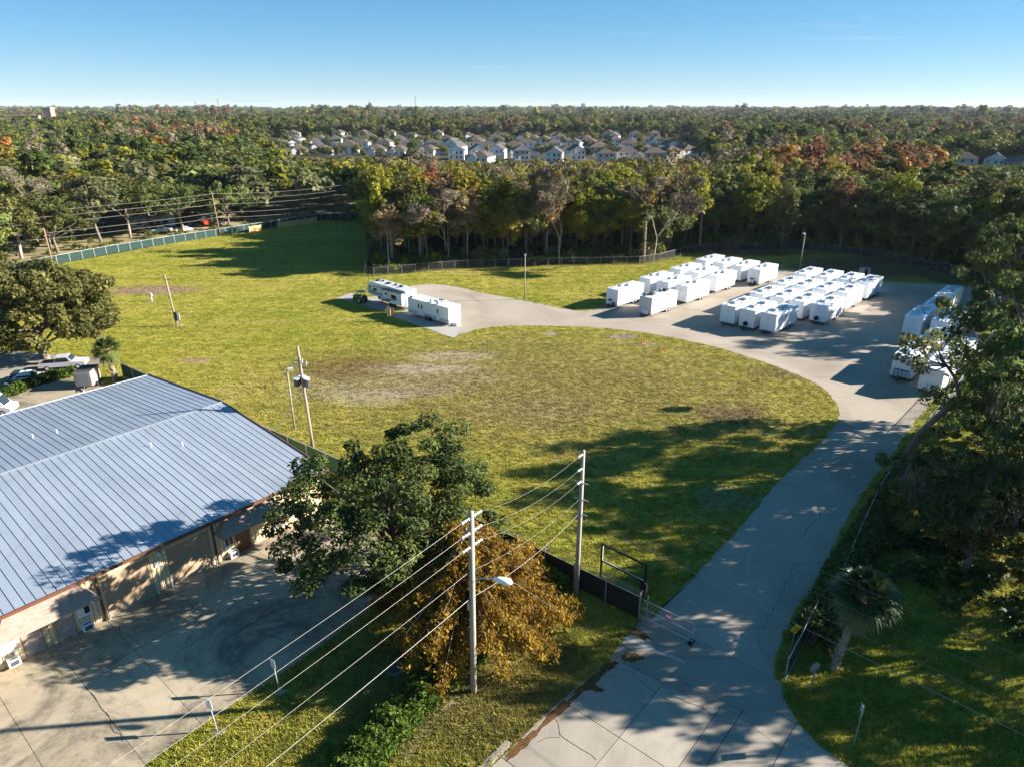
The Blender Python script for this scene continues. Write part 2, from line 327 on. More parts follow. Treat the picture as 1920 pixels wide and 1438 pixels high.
MAT = dict(
    lawn=lawn_material(),
    floor=pm('forest_floor', (.035,.030,.015), (.075,.062,.03), .5, .95, .1),
    far=pm('far_ground', (.022,.030,.012), (.05,.05,.02), .05, .95, .1),
    yard=pm('yard_soil', (.13,.13,.03), (.38,.30,.19), .16, .95, .1),
    lot=paving_material('lot_paving', (.330,.275,.212), (.258,.213,.164), (.385,.322,.250)),
    drive=paving_material('drive_asphalt', (.265,.228,.182), (.205,.176,.142), (.31,.268,.215), .4),
    pad=paving_material('pad_concrete', (.31,.285,.25), (.25,.23,.20), (.36,.335,.30), .3),
    slab=apron_material('gate_apron_concrete', (.35,.30,.235), (.255,.22,.172)),
    yslab=apron_material('yard_concrete', (.38,.31,.21), (.13,.11,.08)),
    bed=pm('joint_soil', (.05,.045,.035), var=.2, rough=.95),
    crack=pm('crack_fill', (.05,.045,.04), var=.3, rough=.95),
    litter=pm('leaf_litter', (.07,.035,.015), (.15,.08,.03), 4, .95, .1, bump=.6, bscale=12),
    kerb=pm('kerb_concrete', (.36,.34,.30), var=.15, rough=.9),
    roof=roof_metal(), rib=pm('roof_rib', (.215,.24,.275), var=.1, rough=.45, metal=.3),
    wall=pm('tan_siding', (.60,.46,.27), (.66,.52,.32), .8, .6, .3), seam=pm('siding_seam', (.28,.20,.10), rough=.7),
    brown=pm('brown_trim', (.125,.055,.030), rough=.5), rust=pm('rust_edge', (.42,.20,.11), rough=.8),
    shutter=pm('roller_shutter', (.36,.25,.155), (.42,.30,.19), .9, .5, .3), shingle=shingle_material(),
    sdoor=pm('weathered_door', (.27,.22,.20), (.43,.34,.27), 1.6, .6), bdoor=pm('brown_door', (.10,.045,.02), rough=.4),
    glass=pm('dark_glass', (.02,.025,.03), rough=.08, spec=.8), curtain=pm('white_curtain', (.70,.67,.60), rough=.8),
    white=pm('white_paint', (.76,.76,.76), var=.03, rough=.35, spec=.4), twhite=pm('trailer_white', (.74,.75,.77), (.80,.80,.80), .5, .35, .4),
    tgrey=pm('weathered_trailer', (.50,.51,.48), (.60,.60,.56), .8, .6, .3), acw=pm('vent_white', (.46,.49,.53), rough=.5), lgrey=pm('light_grey', (.42,.43,.44), rough=.5),
    grey=pm('mid_grey', (.22,.225,.23), rough=.5), dgrey=pm('dark_grey', (.07,.07,.075), rough=.5), black=pm('black_paint', (.013,.013,.014), rough=.45),
    tyre=pm('tyre_rubber', (.018,.017,.016), rough=.85), steel=pm('galvanised_steel', (.40,.41,.41), rough=.45, metal=.6), alu=pm('old_aluminium', (.55,.55,.54), rough=.45, metal=.4),
    pole=pm('weathered_wood_pole', (.24,.20,.155), (.34,.29,.23), 2.5, .9, bump=.4, bscale=40), conc=pm('concrete_pole', (.31,.28,.235), var=.1, rough=.85), lpole=pm('lamp_pole_grey', (.25,.235,.20), rough=.6),
    bpole=pm('brown_wood_pole', (.26,.15,.085), var=.15, rough=.9), wire=pm('wire_aluminium', (.34,.31,.27), rough=.5, metal=.2), dwire=pm('black_cable', (.03,.03,.03), rough=.6),
    porc=pm('porcelain', (.62,.63,.62), rough=.25, spec=.6), lampg=pm('lamp_head', (.72,.76,.80), rough=.3),
    screen=pm('green_screen', (.008,.030,.024), (.013,.041,.033), .9, .75), bscreen=pm('black_screen', (.012,.016,.014), var=.2, rough=.8), gscreen=pm('dull_green_screen', (.022,.075,.05), var=.2, rough=.8),
    chain=chain_material('chain_link', (.08,.08,.08), .22), chainl=chain_material('chain_link_light', (.45,.45,.45), .12),
    yellow=pm('traffic_yellow', (.72,.42,.02), rough=.4), ypaint=pm('faded_yellow_paint', (.50,.36,.11), var=.25, scale=6, rough=.8), wpaint=pm('faded_white_paint', (.52,.50,.46), var=.2, scale=5, rough=.8),
    red=pm('red_plastic', (.55,.05,.02), rough=.5), orange=pm('orange_plastic', (.75,.17,.03), rough=.5), pink=pm('sign_red', (.60,.12,.13), rough=.5), blue=pm('blue_plastic', (.04,.12,.40), rough=.5),
    green=pm('tractor_green', (.012,.15,.03), rough=.35, spec=.5), teal=pm('teal_car_paint', (.012,.06,.075), rough=.25, spec=.6), silver=pm('silver_paint', (.45,.45,.46), rough=.3, spec=.6),
    cedar=pm('new_cedar', (.62,.36,.13), (.70,.43,.18), 2, .8), tanw=pm('tan_wood', (.45,.30,.13), var=.12, rough=.8), rail=pm('pale_rail', (.55,.48,.37), var=.1, rough=.8),
    bark=pm('oak_bark', (.13,.105,.08), (.23,.195,.155), 3, .95, .1, bump=.5, bscale=25), pbark=pm('pale_bark', (.30,.25,.19), (.46,.40,.32), 1.5, .9, .1), dbark=pm('dark_bark', (.06,.045,.035), (.13,.105,.08), 3, .95, .1),
    palmb=pm('palm_boots', (.16,.115,.075), (.40,.31,.22), 5, .9, .1, bump=.8, bscale=14), 
    hbrown=pm('brown_shingle_roof', (.085,.064,.050), (.12,.094,.075), .3, .95, .1), hgrey=pm('grey_shingle_roof', (.075,.07,.07), (.11,.103,.10), .3, .95, .1),
    hwhite=pm('white_siding', (.74,.72,.68), var=.04, rough=.7), hcream=pm('cream_siding', (.62,.52,.38), var=.05, rough=.7), hblue=pm('blue_grey_siding', (.42,.52,.60), var=.05, rough=.7), hdark=pm('dark_blue_siding', (.05,.065,.09), var=.05, rough=.7), hgreys=pm('grey_siding', (.36,.37,.39), var=.05, rough=.7),
    terra=pm('terracotta_stucco', (.62,.36,.22), var=.06, rough=.8), tin=pm('tin_roof', (.52,.55,.58), var=.08, rough=.45, metal=.2),
)
LEAF = dict(
    oak=leafm('oak_leaf', (.036,.056,.013), (.150,.165,.044)), oakd=leafm('dark_oak_leaf', (.024,.040,.010), (.100,.115,.030)), olive=leafm('olive_leaf', (.055,.062,.016), (.165,.155,.042)),
    moss=leafm('mossy_leaf', (.070,.074,.030), (.175,.168,.075)), ygreen=leafm('yellow_green_leaf', (.075,.090,.010), (.230,.210,.022)), gold=leafm('golden_leaf', (.115,.095,.016), (.265,.195,.030)),
    orange=leafm('orange_leaf', (.15,.066,.016), (.31,.15,.03)), rust=leafm('rust_leaf', (.11,.056,.026), (.225,.115,.052)), redl=leafm('red_leaf', (.13,.042,.022), (.24,.085,.042)), tan=leafm('tan_leaf', (.15,.105,.045), (.30,.215,.11)),
    grey=leafm('bare_twig', (.10,.080,.048), (.20,.165,.105), .05, .9, .1), pine=leafm('pine_needle', (.026,.046,.010), (.085,.105,.022)), green=leafm('fresh_leaf', (.028,.060,.010), (.085,.130,.020)),
    cyp=leafm('cypress_leaf', (.15,.085,.014), (.36,.25,.028), .38), palm=leafm('palm_leaf', (.024,.042,.010), (.085,.105,.026), .15, .45, .35), ivy=leafm('ivy_leaf', (.028,.070,.010), (.115,.175,.022)), beard=leafm('hanging_moss', (.065,.066,.045), (.135,.132,.090), .2, .9, .05),
    brown=leafm('dead_vine', (.09,.065,.045), (.17,.125,.09), .1, .9, .05),
)
LEAF['grassm'] = blade_material()

# ------------------------------------------------------------------ the setting: ground, lawn, paving
g = MB(); g.sheet([(-8500,-400),(8500,-400),(8500,9000),(-8500,9000)], -.03); struct('ground', g, MAT['floor'], 'dark leaf littered ground under the woods')
island = [(857,630),(885,620),(930,612),(1000,611),(1080,613),(1150,617),(1235,628),(1330,648),(1420,675),(1500,705),(1545,728),(1568,755),(1574,778),(1565,800),(1540,830),(1500,865),(1470,892),(1440,925),(1400,975),(1350,1030),(1300,1080),(1245,1135),(1215,1163),(1193,1180)]
islW = smooth_poly([G(*p) for p in island], 1)
rightW = smooth_poly([(16.9,33.2),(17.1,34.5),(18.5,36.9),(20.5,39.6),(23.5,43.1),(27.1,48.0),(30.0,52.0),(33.6,56.6),(38.3,61.9),(44.5,69.3),(52.7,78.3),(98.0,131.0)], 1)
farW = smooth_poly([(96,137),(80,139),(72.0,143),(62,151),(50,163.5),(40.4,155.1),(33,144),(24,131),(17.2,121.5),(15.2,119.0),(13,118.2),(11.0,118.5),(5.9,122.4),(0.0,127.0),(-5.8,131.0),(-9.7,134.8),(-14.3,137.9),(-18.8,138.2),(-22.5,134.5)], 1)
rough_e = random.Random(5)
def ragged(pts, amp=.12, step=1.2):
    out = []
    for i in range(len(pts)-1):
        a, b = pts[i], pts[i+1]; L = math.hypot(b[0]-a[0], b[1]-a[1]); n = max(1, int(L/step))
        for k in range(n):
            t = k/n; out.append((a[0]+(b[0]-a[0])*t+rough_e.uniform(-amp,amp), a[1]+(b[1]-a[1])*t+rough_e.uniform(-amp,amp)))
    out.append(pts[-1]); return out
lawn_poly = [(-70,5),(80,5),(80,60),(110,118),(99,150),(92,160),(85,169),(74,175.5),(50,174.5),(43,170.5),(33.8,161.5),(29,158.5),(12,156.8),(3,155.7),(-12,154),(-25.5,148.3),(-32,146.5),(-34,160),(-46.5,221),(-62,223),(-76,204.6),(-90.3,184.2),(-107,155.1),(-122,130),(-75,86),(-70,80)]
g = MB(); g.sheet(lawn_poly, -.004); struct('lawn', g, MAT['lawn'], 'yellow green mown field with bare sandy patches')
PADX = [(-23.5,133.2),(-27.2,127.4),(-31.0,130.2),(-33.4,127.2),(-22.0,117.6),(-20.2,119.6),(-19.2,118.6),(-21.6,115.7),(-9.6,103.2),(-8.8,104.1)]
lot = farW + PADX + islW + [(9.2,38.6),(16.2,33.4)] + rightW
lot0 = lot; lot = ragged(lot + [lot[0]], .17, .7)[:-1]
g = MB(); g.prism(lot, -.08, .03); struct('lot_paving', g, MAT['lot'], 'pale worn paved lot and curving drive')
g = MB(); g.prism(ragged([(9.0,38.4),(7.6,36.9),(6.6,35.4),(12,31.2),(16.6,31.0),(17.2,33.3),(13.4,36.4),(9.6,39.4)], .08), -.08, .036); struct('drive', g, MAT['drive'], 'grey asphalt strip across the gateway')
for poly in ([(-31.6,131.0),(-33.6,127.1),(-27.5,122.0),(-22.1,117.3),(-19.9,119.8),(-26.5,127)], [(-21.5,115.5),(-9.5,103.0),(-6.8,106.8),(-17.5,117.3),(-19.4,118.2)]):
    g = MB(); g.prism(poly, -.08, .042); struct('parking_pad', g, MAT['pad'])
# gate apron of concrete slabs
apron_poly = [(7.6,36.6),(6.7,35.2),(5.2,33.8),(4.0,32.7),(2.6,31.3),(1.3,29.9),(0.0,28.4),(-1.2,27.1),(-4.5,22),(20,22),(18.8,27.1),(17.7,28.4),(17.1,29.9),(16.8,31.9),(16.3,32.4),(13.2,31.6),(10.2,33.9)]
bed = MB().prism(apron_poly, -.08, .012); apron = struct('gate_apron', bed, MAT['bed'], 'pale concrete slabs of the road outside the gate')
ja = math.atan2(33.71-27.15, 10.18-4.59); ca, sa = math.cos(-ja), math.sin(-ja)
loc_poly = [((p[0]-10.18)*ca-(p[1]-33.71)*sa, (p[0]-10.18)*sa+(p[1]-33.71)*ca) for p in apron_poly]
def slabs(parent, loc_poly, xs, ys, o, ang, mat, top, gap=.022):
    for i in range(len(xs)-1):
        for j in range(len(ys)-1):
            q = clip_rect(loc_poly, xs[i]+gap, xs[i+1]-gap, ys[j]+gap, ys[j+1]-gap)
            if len(q) < 3: continue
            m = MB().prism(q, -.07, top + random.Random(i*31+j).uniform(-.004,.004)); m.build('slab', mat, parent, (o[0],o[1],0), ang)
slabs(apron, loc_poly, [-18,-11.5,-6.1,1.6,8], [-14,-7.5,-4.7,-3.55,0,4.9,5.9,12], (10.18,33.71), ja, MAT['slab'], .034)
# building yard of concrete slabs
BO, BA = (-16.4, 53.4), R(229.8)
def B2W(x, y): return (BO[0]+x*math.cos(BA)-y*math.sin(BA), BO[1]+x*math.sin(BA)+y*math.cos(BA))
def W2B(p): dx, dy = p[0]-BO[0], p[1]-BO[1]; c_, s_ = math.cos(BA), math.sin(BA); return (dx*c_+dy*s_, -dx*s_+dy*c_)
yard_edge = [G(*p) for p in ((765,1075),(740,1108),(700,1138),(640,1183),(560,1240),(470,1300),(400,1345),(320,1400),(270,1438))] + [(-24,21),(-60,0)]
yl = [(-1.5,-.39),(44,-.39)] + [(44, W2B(yard_edge[-1])[1])] + [W2B(p) for p in yard_edge[::-1]]
ybed = tag(MB().prism(yl, -.08, .01).build('yard_paving', MAT['bed'], None, (BO[0],BO[1],0), BA), 'stained tan concrete yard beside the metal building', None, None, 'structure')
slabs(ybed, yl, [-2,3.2,7.8,11.0,15.1,19.2,22.55,26.3,30,34,44], [-.4,.75,4.3,8.0,11.6,15.5,19,26], (0,0), 0, MAT['yslab'], .034, .014)
def crack(parent, pts, wd=.035, z=.04, mat='crack', seed=0, jit=.18, name='crack'):
    r_ = random.Random(seed); P = [pts[0]]
    for a, b in zip(pts[:-1], pts[1:]):
        n = max(2, int(math.hypot(b[0]-a[0], b[1]-a[1])/.5))
        for k in range(1, n+1):
            t = k/n; j = jit if k < n else 0
            P.append((a[0]+(b[0]-a[0])*t+r_.uniform(-j,j), a[1]+(b[1]-a[1])*t+r_.uniform(-j,j)))
    m = MB(); L, Rr = [], []
    for i, p in enumerate(P):
        a, b = P[max(0,i-1)], P[min(len(P)-1,i+1)]; d = math.hypot(b[0]-a[0], b[1]-a[1]) or 1; nx, ny = -(b[1]-a[1])/d, (b[0]-a[0])/d
        ww = wd*r_.uniform(.5,1.2)/2; L.append((p[0]+nx*ww, p[1]+ny*ww, z)); Rr.append((p[0]-nx*ww, p[1]-ny*ww, z))
    n = len(P); m.add(L+Rr, [(i+n, i+1+n, i+1, i) for i in range(n-1)])
    return m.build(name, MAT[mat], parent)
def gp(*a): return [G(u, v) for u, v in a]
for i, q in enumerate((gp((1036,1340),(1050,1378),(1118,1425)), gp((1050,1382),(1008,1392)), gp((1187,1248),(1186,1270),(1230,1298)), gp((1135,1246),(1186,1262)), gp((1245,1285),(1290,1318),(1350,1345)), gp((1290,1296),(1272,1298)), gp((1256,1267),(1330,1300),(1400,1340)), gp((1400,1350),(1460,1400)))):
    crack(apron, q, .032, .043, seed=i)
lotobj = bpy.data.objects['lot_paving']
for i, q in enumerate((gp((1262,637),(1280,628),(1295,620)), gp((1430,1180),(1470,1100),(1500,1050)), gp((1440,1240),(1420,1190)), gp((1540,960),(1500,1010)), gp((905,548),(880,552),(895,566),(912,574)), gp((860,545),(885,560)), gp((1300,610),(1240,600),(1150,608)), gp((1610,720),(1680,760)))):
    crack(lotobj, q, .08 if i in (4,5) else .035, .0345, seed=20+i)
def yp(*a): return [W2B(G(u, v)) for u, v in a]
for i, q in enumerate((yp((205,1168),(245,1195),(262,1215),(200,1255)), yp((400,1158),(350,1180),(300,1205)), yp((560,1090),(500,1118),(430,1160),(330,1225)), yp((420,1150),(470,1110),(540,1075)), yp((262,1215),(330,1180),(400,1145)), yp((160,1290),(190,1330),(230,1390)), yp((480,1180),(530,1200)), yp((380,1250),(430,1220),(500,1190)))):
    crack(ybed, q, .04, .043, seed=40+i, jit=.14)
for u, v in ((30,1258),(90,1228),(140,1203),(190,1178)):        # faded yellow parking stubs
    x, y = W2B(G(u, v)); ybed_mark = MB().box((x, y, .0425), (.09, .5, .003)); ybed_mark.build('yellow_stub', MAT['ypaint'], ybed)
for u, v in ((108,1263),(160,1235)):
    x, y = W2B(G(u, v)); MB().box((x, y, .0425), (.08, .9, .003)).build('yellow_stub', MAT['ypaint'], ybed)
for (a, b) in (((966,1398),(905,1458)),):
    p, q = G(*a), G(*b); d = math.atan2(q[1]-p[1], q[0]-p[0]); L = math.hypot(q[0]-p[0], q[1]-p[1])
    MB().box((0,0,.0), (L,.4,.14)).build('kerb', MAT['slab'], None, ((p[0]+q[0])/2-.35,(p[1]+q[1])/2+.25,0), d)
    tag(bpy.data.objects['kerb'], 'low concrete kerb between verge grass and apron', None, None, 'structure')
crack(bpy.data.objects['drive'], gp((1172,1196),(1285,1243)), .32, .041, 'kerb', 3, .08, 'worn_stop_line')
# leaf litter drifts along the apron edge
def blob(c, rx, ry, seed, n=26, rz=0):
    r_ = random.Random(seed); out = []
    for k in range(n):
        a = 2*math.pi*k/n; q = r_.uniform(.65,1.15); x, y = rx*q*math.cos(a), ry*q*math.sin(a)
        out.append((c[0]+x*math.cos(rz)-y*math.sin(rz), c[1]+x*math.sin(rz)+y*math.cos(rz)))
    return out
for i, (u, v, rx, ry, rz) in enumerate(((1185,1232,.75,.45,0),(1105,1282,1.9,.35,.75),(1045,1335,1.6,.32,.8),(980,1395,1.5,.3,.8),(1140,1250,1.0,.3,.6),(1118,1292,.5,.25,-.4),(1195,1186,1.2,.35,-.7))):
    tag(MB().sheet(blob(G(u, v), rx, ry, i, 30, rz), .0475+.001*i).build('leaf_litter', MAT['litter']), 'rust brown leaf litter drifted along the apron edge', None, None, 'stuff')
for i, q in enumerate((gp((345,607),(470,603),(600,601),(730,600)), gp((880,640),(960,641),(1050,643),(1150,642),(1200,648)))):
    crack(bpy.data.objects['lawn'], q, .55, .012+.002*i, 'yard', 60+i, .12, 'trench_scar')
yd = [(-62,226),(-47,224),(-46,300),(-150,300),(-190,200),(-140,150),(-109,157.5),(-92,187),(-78,207.5)]
g = MB(); g.sheet(yd, -.012); struct('yard', g, MAT['yard'], 'patchy sandy yards beyond the green screened fence')
g = MB(); g.sheet([(-62,66),(-50,76),(-54,84),(-60,86),(-90,70),(-95,50)], .01); struct('side_lot', g, MAT['yslab'], 'tan concrete lot behind the metal building')
g = MB(); g.sheet([(-60,87),(-57,93),(-90,100),(-120,100),(-110,70),(-88,72)], .008); struct('car_park', g, MAT['drive'], 'grey asphalt car park under the oak')

# ------------------------------------------------------------------ the metal building
bld = thing('metal_building', 'long tan metal building with blue grey ribbed roof and roller doors', 'building', (*BO, 0), BA)
BL, BW, EZ, RZ = 38.0, 35.6, 4.15, 5.65
wl = MB(); wl.mm(.35, BL, -BW+.4, -.4, 0, EZ-.12); wall = wl.build('wall', MAT['wall'], bld)
gm = MB()
gm.add([(.36,-.45,EZ-.13),(.36,-BW+.45,EZ-.13),(.36,-BW/2,RZ-.2),(.56,-.45,EZ-.13),(.56,-BW+.45,EZ-.13),(.56,-BW/2,RZ-.2)], [(0,2,1),(3,4,5),(0,3,5,2),(2,5,4,1),(1,4,3,0)]); gm.build('gable_wall', MAT['wall'], bld)
roof = MB().add([(.05,0,EZ-.06),(BL,0,EZ-.06),(BL,-BW/2,RZ-.06),(.05,-BW/2,RZ-.06),(BL,-BW,EZ-.06),(.05,-BW,EZ-.06)], [(0,3,2,1),(3,5,4,2),(0,1,2,3)]).build('roof', MAT['roof'], bld)
pw = .61; npan = int(BL/pw)
half = BW/2
def panel_mesh(sign):
    # one roof panel: pan with a raised rib on one edge, from eave to ridge
    m = MB(); y0, y1 = (0, -half) if sign > 0 else (-BW, -half)
    def row(y, z): return [(0,y,z),(.07,y,z),(.08,y,z+.03),(.10,y,z+.03),(.11,y,z),(pw,y,z)]
    A, B_ = row(y0, EZ), row(y1, RZ)
    m.v = A + B_; m.f = [(i, i+1, i+7, i+6) for i in range(5)] if sign < 0 else [(i+6, i+7, i+1, i) for i in range(5)]
    me = m.mesh('panel', MAT['roof']); me.materials.append(MAT['rib'])
    for i in (1, 2, 3): me.polygons[i].material_index = 1
    return me
for sgn in (1, -1):
    pmh = panel_mesh(sgn)
    for i in range(npan): link('panel', pmh, roof, (.05+i*pw, 0, 0))
MB().mm(.05, BL, -half-.16, -half+.16, RZ+.012, RZ+.06).build('ridge_cap', MAT['roof'], roof)
fb = MB(); fb.mm(.0, BL, .004, .13, EZ-.22, EZ+.02); fb.build('gutter', MAT['brown'], bld)
fb = MB()
for y0, y1, z0, z1 in ((.1,-half,EZ,RZ),(-BW-.1,-half,EZ,RZ)):
    fb.add([(-.06,y0,z0-.2),(-.06,y1,z1-.2),(-.06,y1,z1+.09),(-.06,y0,z0+.09),(.06,y0,z0-.2),(.06,y1,z1-.2),(.06,y1,z1+.09),(.06,y0,z0+.09)], [(0,1,2,3),(4,7,6,5),(3,2,6,7),(0,4,5,1),(0,3,7,4)])
fb.build('rake_trim', MAT['brown'], bld)
rg = MB().mm(.0, BL, -BW-.1, -BW-.004, EZ-.15, EZ+.03).build('rear_gutter', MAT['white'], bld)
openings = [(15.58,18.92),(11.04,14.4),(21.02,22.12),(22.93,24.06),(7.78,9.0),(4.6,5.7)]
sm = MB().mm(-.016,.016,0,.02,0,EZ-.25).mesh('wall_rib', MAT['seam'])
sm_s = MB().mm(-.016,.016,0,.02,3.45,EZ-.25).mesh('wall_rib', MAT['seam']); sm_d = MB().mm(-.016,.016,0,.02,2.0,EZ-.25).mesh('wall_rib', MAT['seam'])
x = .6
while x < 34:
    me = sm
    for i, (a, b) in enumerate(openings):
        if a-.12 < x < b+.12: me = sm_s if i < 2 else sm_d
    link('wall_rib', me, wall, (x, -.397, 0)); x += .305
MB().mm(.35, BL, -.4, -.36, .0, .07).build('base_trim', MAT['rust'], bld)
def roller(x0, x1, z):
    o = MB().mm(x0, x1, -.42, -.385, 0.04, z).build('roller_door', MAT['shutter'], bld)
    s_ = MB(); zz = .1
    while zz < z-.04: s_.prof([(x0+.03,zz),(x1-.03,zz),(x1-.03,zz+.05),(x0+.03,zz+.05)], -.384, -.362); zz += .095
    tag(s_.build('slat', MAT['shutter'], o), None, None, None, 'stuff')
    f = MB(); f.mm(x0-.1,x0,-.4,-.33,0,z+.1); f.mm(x1,x1+.1,-.4,-.33,0,z+.1); f.mm(x0,x1,-.4,-.332,z,z+.1); f.build('frame', MAT['wall'], o)
    MB().mm(x0+.05,x1-.05,-.384,-.34,.045,.095).build('bottom_bar', MAT['alu'], o)
roller(15.58,18.92,3.42); roller(11.04,14.4,3.38)
for xx in (19.2, 10.72, .5, 27.6):
    m = MB(); m.mm(xx-.07,xx+.07,-.396,-.26,.1,EZ-.2); m.mm(xx-.06,xx+.06,-.3,-.05,.05,.16); m.build('downspout', MAT['brown'], bld)
def door(x0, x1, z, mat, hx):
    o = MB().mm(x0,x1,-.41,-.37,.05,z).build('door', MAT[mat], bld)
    f = MB(); f.mm(x0-.07,x0,-.4,-.352,0,z+.07); f.mm(x1,x1+.07,-.4,-.352,0,z+.07); f.mm(x0,x1,-.4,-.354,z,z+.07); f.build('door_frame', MAT['seam'], o)
    MB().mm(hx-.05,hx+.05,-.37,-.31,.95,1.15).build('handle', MAT['steel'], o); MB().mm(x0,x1,-.37,-.30,.0,.06).build('threshold', MAT['rust'], o)
door(21.05,22.1,1.98,'sdoor',21.95); door(22.96,24.04,1.98,'sdoor',23.1); door(7.8,8.98,2.0,'bdoor',8.8); door(4.6,5.7,2.0,'sdoor',4.75)
def window(x0, x1, z0, z1, m1, m2):
    o = MB().mm(x0,x1,-.41,-.365,z0,z1).build('window', MAT['white'], bld); xm = (x0+x1)/2
    MB().mm(x0+.05,xm-.03,-.37,-.358,z0+.06,z1-.06).build('pane', MAT[m1], o); MB().mm(xm+.03,x1-.05,-.37,-.358,z0+.06,z1-.06).build('pane', MAT[m2], o)
    MB().mm(x0-.05,x1+.05,-.4,-.31,z0-.06,z0).build('sill', MAT['white'], o)
window(19.92,20.76,1.16,1.98,'glass','curtain'); window(24.4,25.5,1.16,1.98,'curtain','curtain'); window(9.2,9.94,1.1,1.96,'bdoor','bdoor'); window(3.4,4.2,1.1,1.96,'curtain','glass')
def wall_ac(x0, z0):
    o = MB().mm(x0,x0+.68,-.4,.12,z0,z0+.52).build('window_air_conditioner', MAT['white'], bld)
    MB().mm(x0+.1,x0+.58,.12,.132,z0+.08,z0+.42).build('grille', MAT['dgrey'], o); MB().mm(x0+.1,x0+.55,-.1,.02,z0+.52,z0+.528).build('top_vent', MAT['dgrey'], o)
wall_ac(20.08,.12); wall_ac(24.5,.2); wall_ac(9.15,.12)
def awning(x0, x1):
    m = MB().add([(x0,1.0,2.78),(x1,1.0,2.78),(x1-1.0,-.38,3.9),(x0+1.0,-.38,3.9),(x0,-.39,2.78),(x1,-.39,2.78),(x0,1.0,2.70),(x1,1.0,2.70),(x0,-.39,2.70),(x1,-.39,2.70)],
        [(0,3,2,1),(0,4,3),(1,2,5),(6,0,1,7),(8,4,0,6),(7,1,5,9),(6,7,9,8)])
    m.build('awning', MAT['shingle'], bld)
awning(19.45,25.6); awning(4.7,10.6)
for xx in (18.99,15.5,14.5,10.95):
    MB().cyl((xx,-.12,0),(xx,-.12,1.05),.06,8).build('bollard', MAT['alu'], bld)
MB().mm(14.95,15.3,-.4,-.3,2.25,2.75).build('meter_box', MAT['lgrey'], bld)
fl = MB().mm(14.7,14.85,-.4,-.2,3.35,3.5).build('flood_lamp', MAT['steel'], bld)
for dx in (-.16,.16): MB().cyl((14.78+dx,-.18,3.45),(14.78+dx*1.4,.0,3.32),.075,8,.1).build('lamp_bulb', MAT['white'], fl)
for (xx, yy) in ((15.2,-25.0),(13.4,-24.2),(9.0,-14.0),(22.8,-15.2),(7.0,-12.2),(24.6,-4.2)):
    z = EZ + (RZ-EZ)*(1-abs(yy+half)/half); MB().cyl((xx,yy,z-.05),(xx,yy,z+.38),.06,8).build('vent_pipe', MAT['white'], roof)

# ------------------------------------------------------------------ poles and wires
def wires(name, label, a, b, sag, r, mat, group, n=14):
    pts = []
    for i in range(n+1):
        t = i/n; pts.append((a[0]+(b[0]-a[0])*t, a[1]+(b[1]-a[1])*t, a[2]+(b[2]-a[2])*t - sag*4*t*(1-t)))
    m = MB(); m.tube(pts, r, 4); return tag(m.build(name, MAT[mat]), label, 'wire', group)
def util_pole(label, xy, h, r0, r1, mat, lean=(0,0)):
    t = thing('utility_pole', label, 'utility pole', (*xy, 0))
    MB().tube([(0,0,-.3),(lean[0]*.5,lean[1]*.5,h*.5),(lean[0],lean[1],h)], [r0,(r0+r1)/2,r1], 9).build('shaft', MAT[mat], t, smooth=True)
    return t
P1 = G(888,1297); P2 = G(1080,1115); P0 = (-24.0, 5.2); P3 = (42.0, 7.5)
# street lamp pole by the hedge
t = util_pole('tall weathered pole with street lamp rising beside the ivy hedge', P1, 13.2, .21, .15, 'conc', (.15,0))
lev = (12.85, 11.9, 10.95)
dl = Vector((P0[0]-P1[0], P0[1]-P1[1], 0)).normalized()
for z in lev:
    for sg in (1,-1):
        m = MB(); b0 = Vector((.15,0,z)) + dl*.15*sg
        for k in range(5): m.cyl(tuple(b0+dl*sg*(.07+.13*k)), tuple(b0+dl*sg*(.14+.13*k)), .085 if k % 2 == 0 else .055, 8)
        m.build('insulator', MAT['porc'], t, smooth=False)
MB().tube([(.12,0,8.6),(.9,-.15,8.85),(1.5,-.25,8.85)], .035, 6).build('lamp_arm', MAT['steel'], t)
lh = MB(); lh.tube([(1.35,-.22,8.85),(1.6,-.27,8.84),(1.95,-.33,8.78),(2.3,-.38,8.72),(2.45,-.41,8.70)], [.08,.17,.24,.2,.05], 10); lh.build('lamp_head', MAT['lampg'], t, smooth=True)
MB().mm(-.22,-.1,-.1,.1,6.5,7.0).build('cable_bracket', MAT['steel'], t)
t2 = util_pole('tall concrete pole standing behind the black screened fence', P2, 12.2, .2, .13, 'conc', (.08,0))
d2 = Vector((P1[0]-P2[0], P1[1]-P2[1], 0)).normalized()
for z in (11.95,10.85,9.85):
    m = MB()
    for k in range(5): m.cyl(tuple(Vector((.08,0,z))+d2*(.15+.1*k)), tuple(Vector((.08,0,z))+d2*(.22+.1*k)), .085 if k % 2 == 0 else .05, 8)
    m.build('insulator', MAT['porc'], t2)
for z in (9.75, 8.4, 7.2): MB().tube([(-.4,.12,z),(.55,-.2,z-.12)], .04, 6).build('cross_bolt', MAT['steel'], t2)
names = ('top','second','third')
for z, z2, nm in zip(lev, (11.95,10.85,9.85), names):
    wires('power_line', f'{nm} bare wire from the street lamp pole towards the lower left corner', (P1[0]+.15+dl.x*.7,P1[1]+dl.y*.7,z), (P0[0],P0[1],z-.3),   .35, .0065, 'wire', 'overhead wires by the gate')
    wires('power_line', f'{nm} bare wire between street lamp pole and concrete pole', (P1[0]+.15-dl.x*.7,P1[1]-dl.y*.7,z), (P2[0]+.08+d2.x*.6,P2[1]+d2.y*.6,z2), .55, .0065, 'wire', 'overhead wires by the gate')
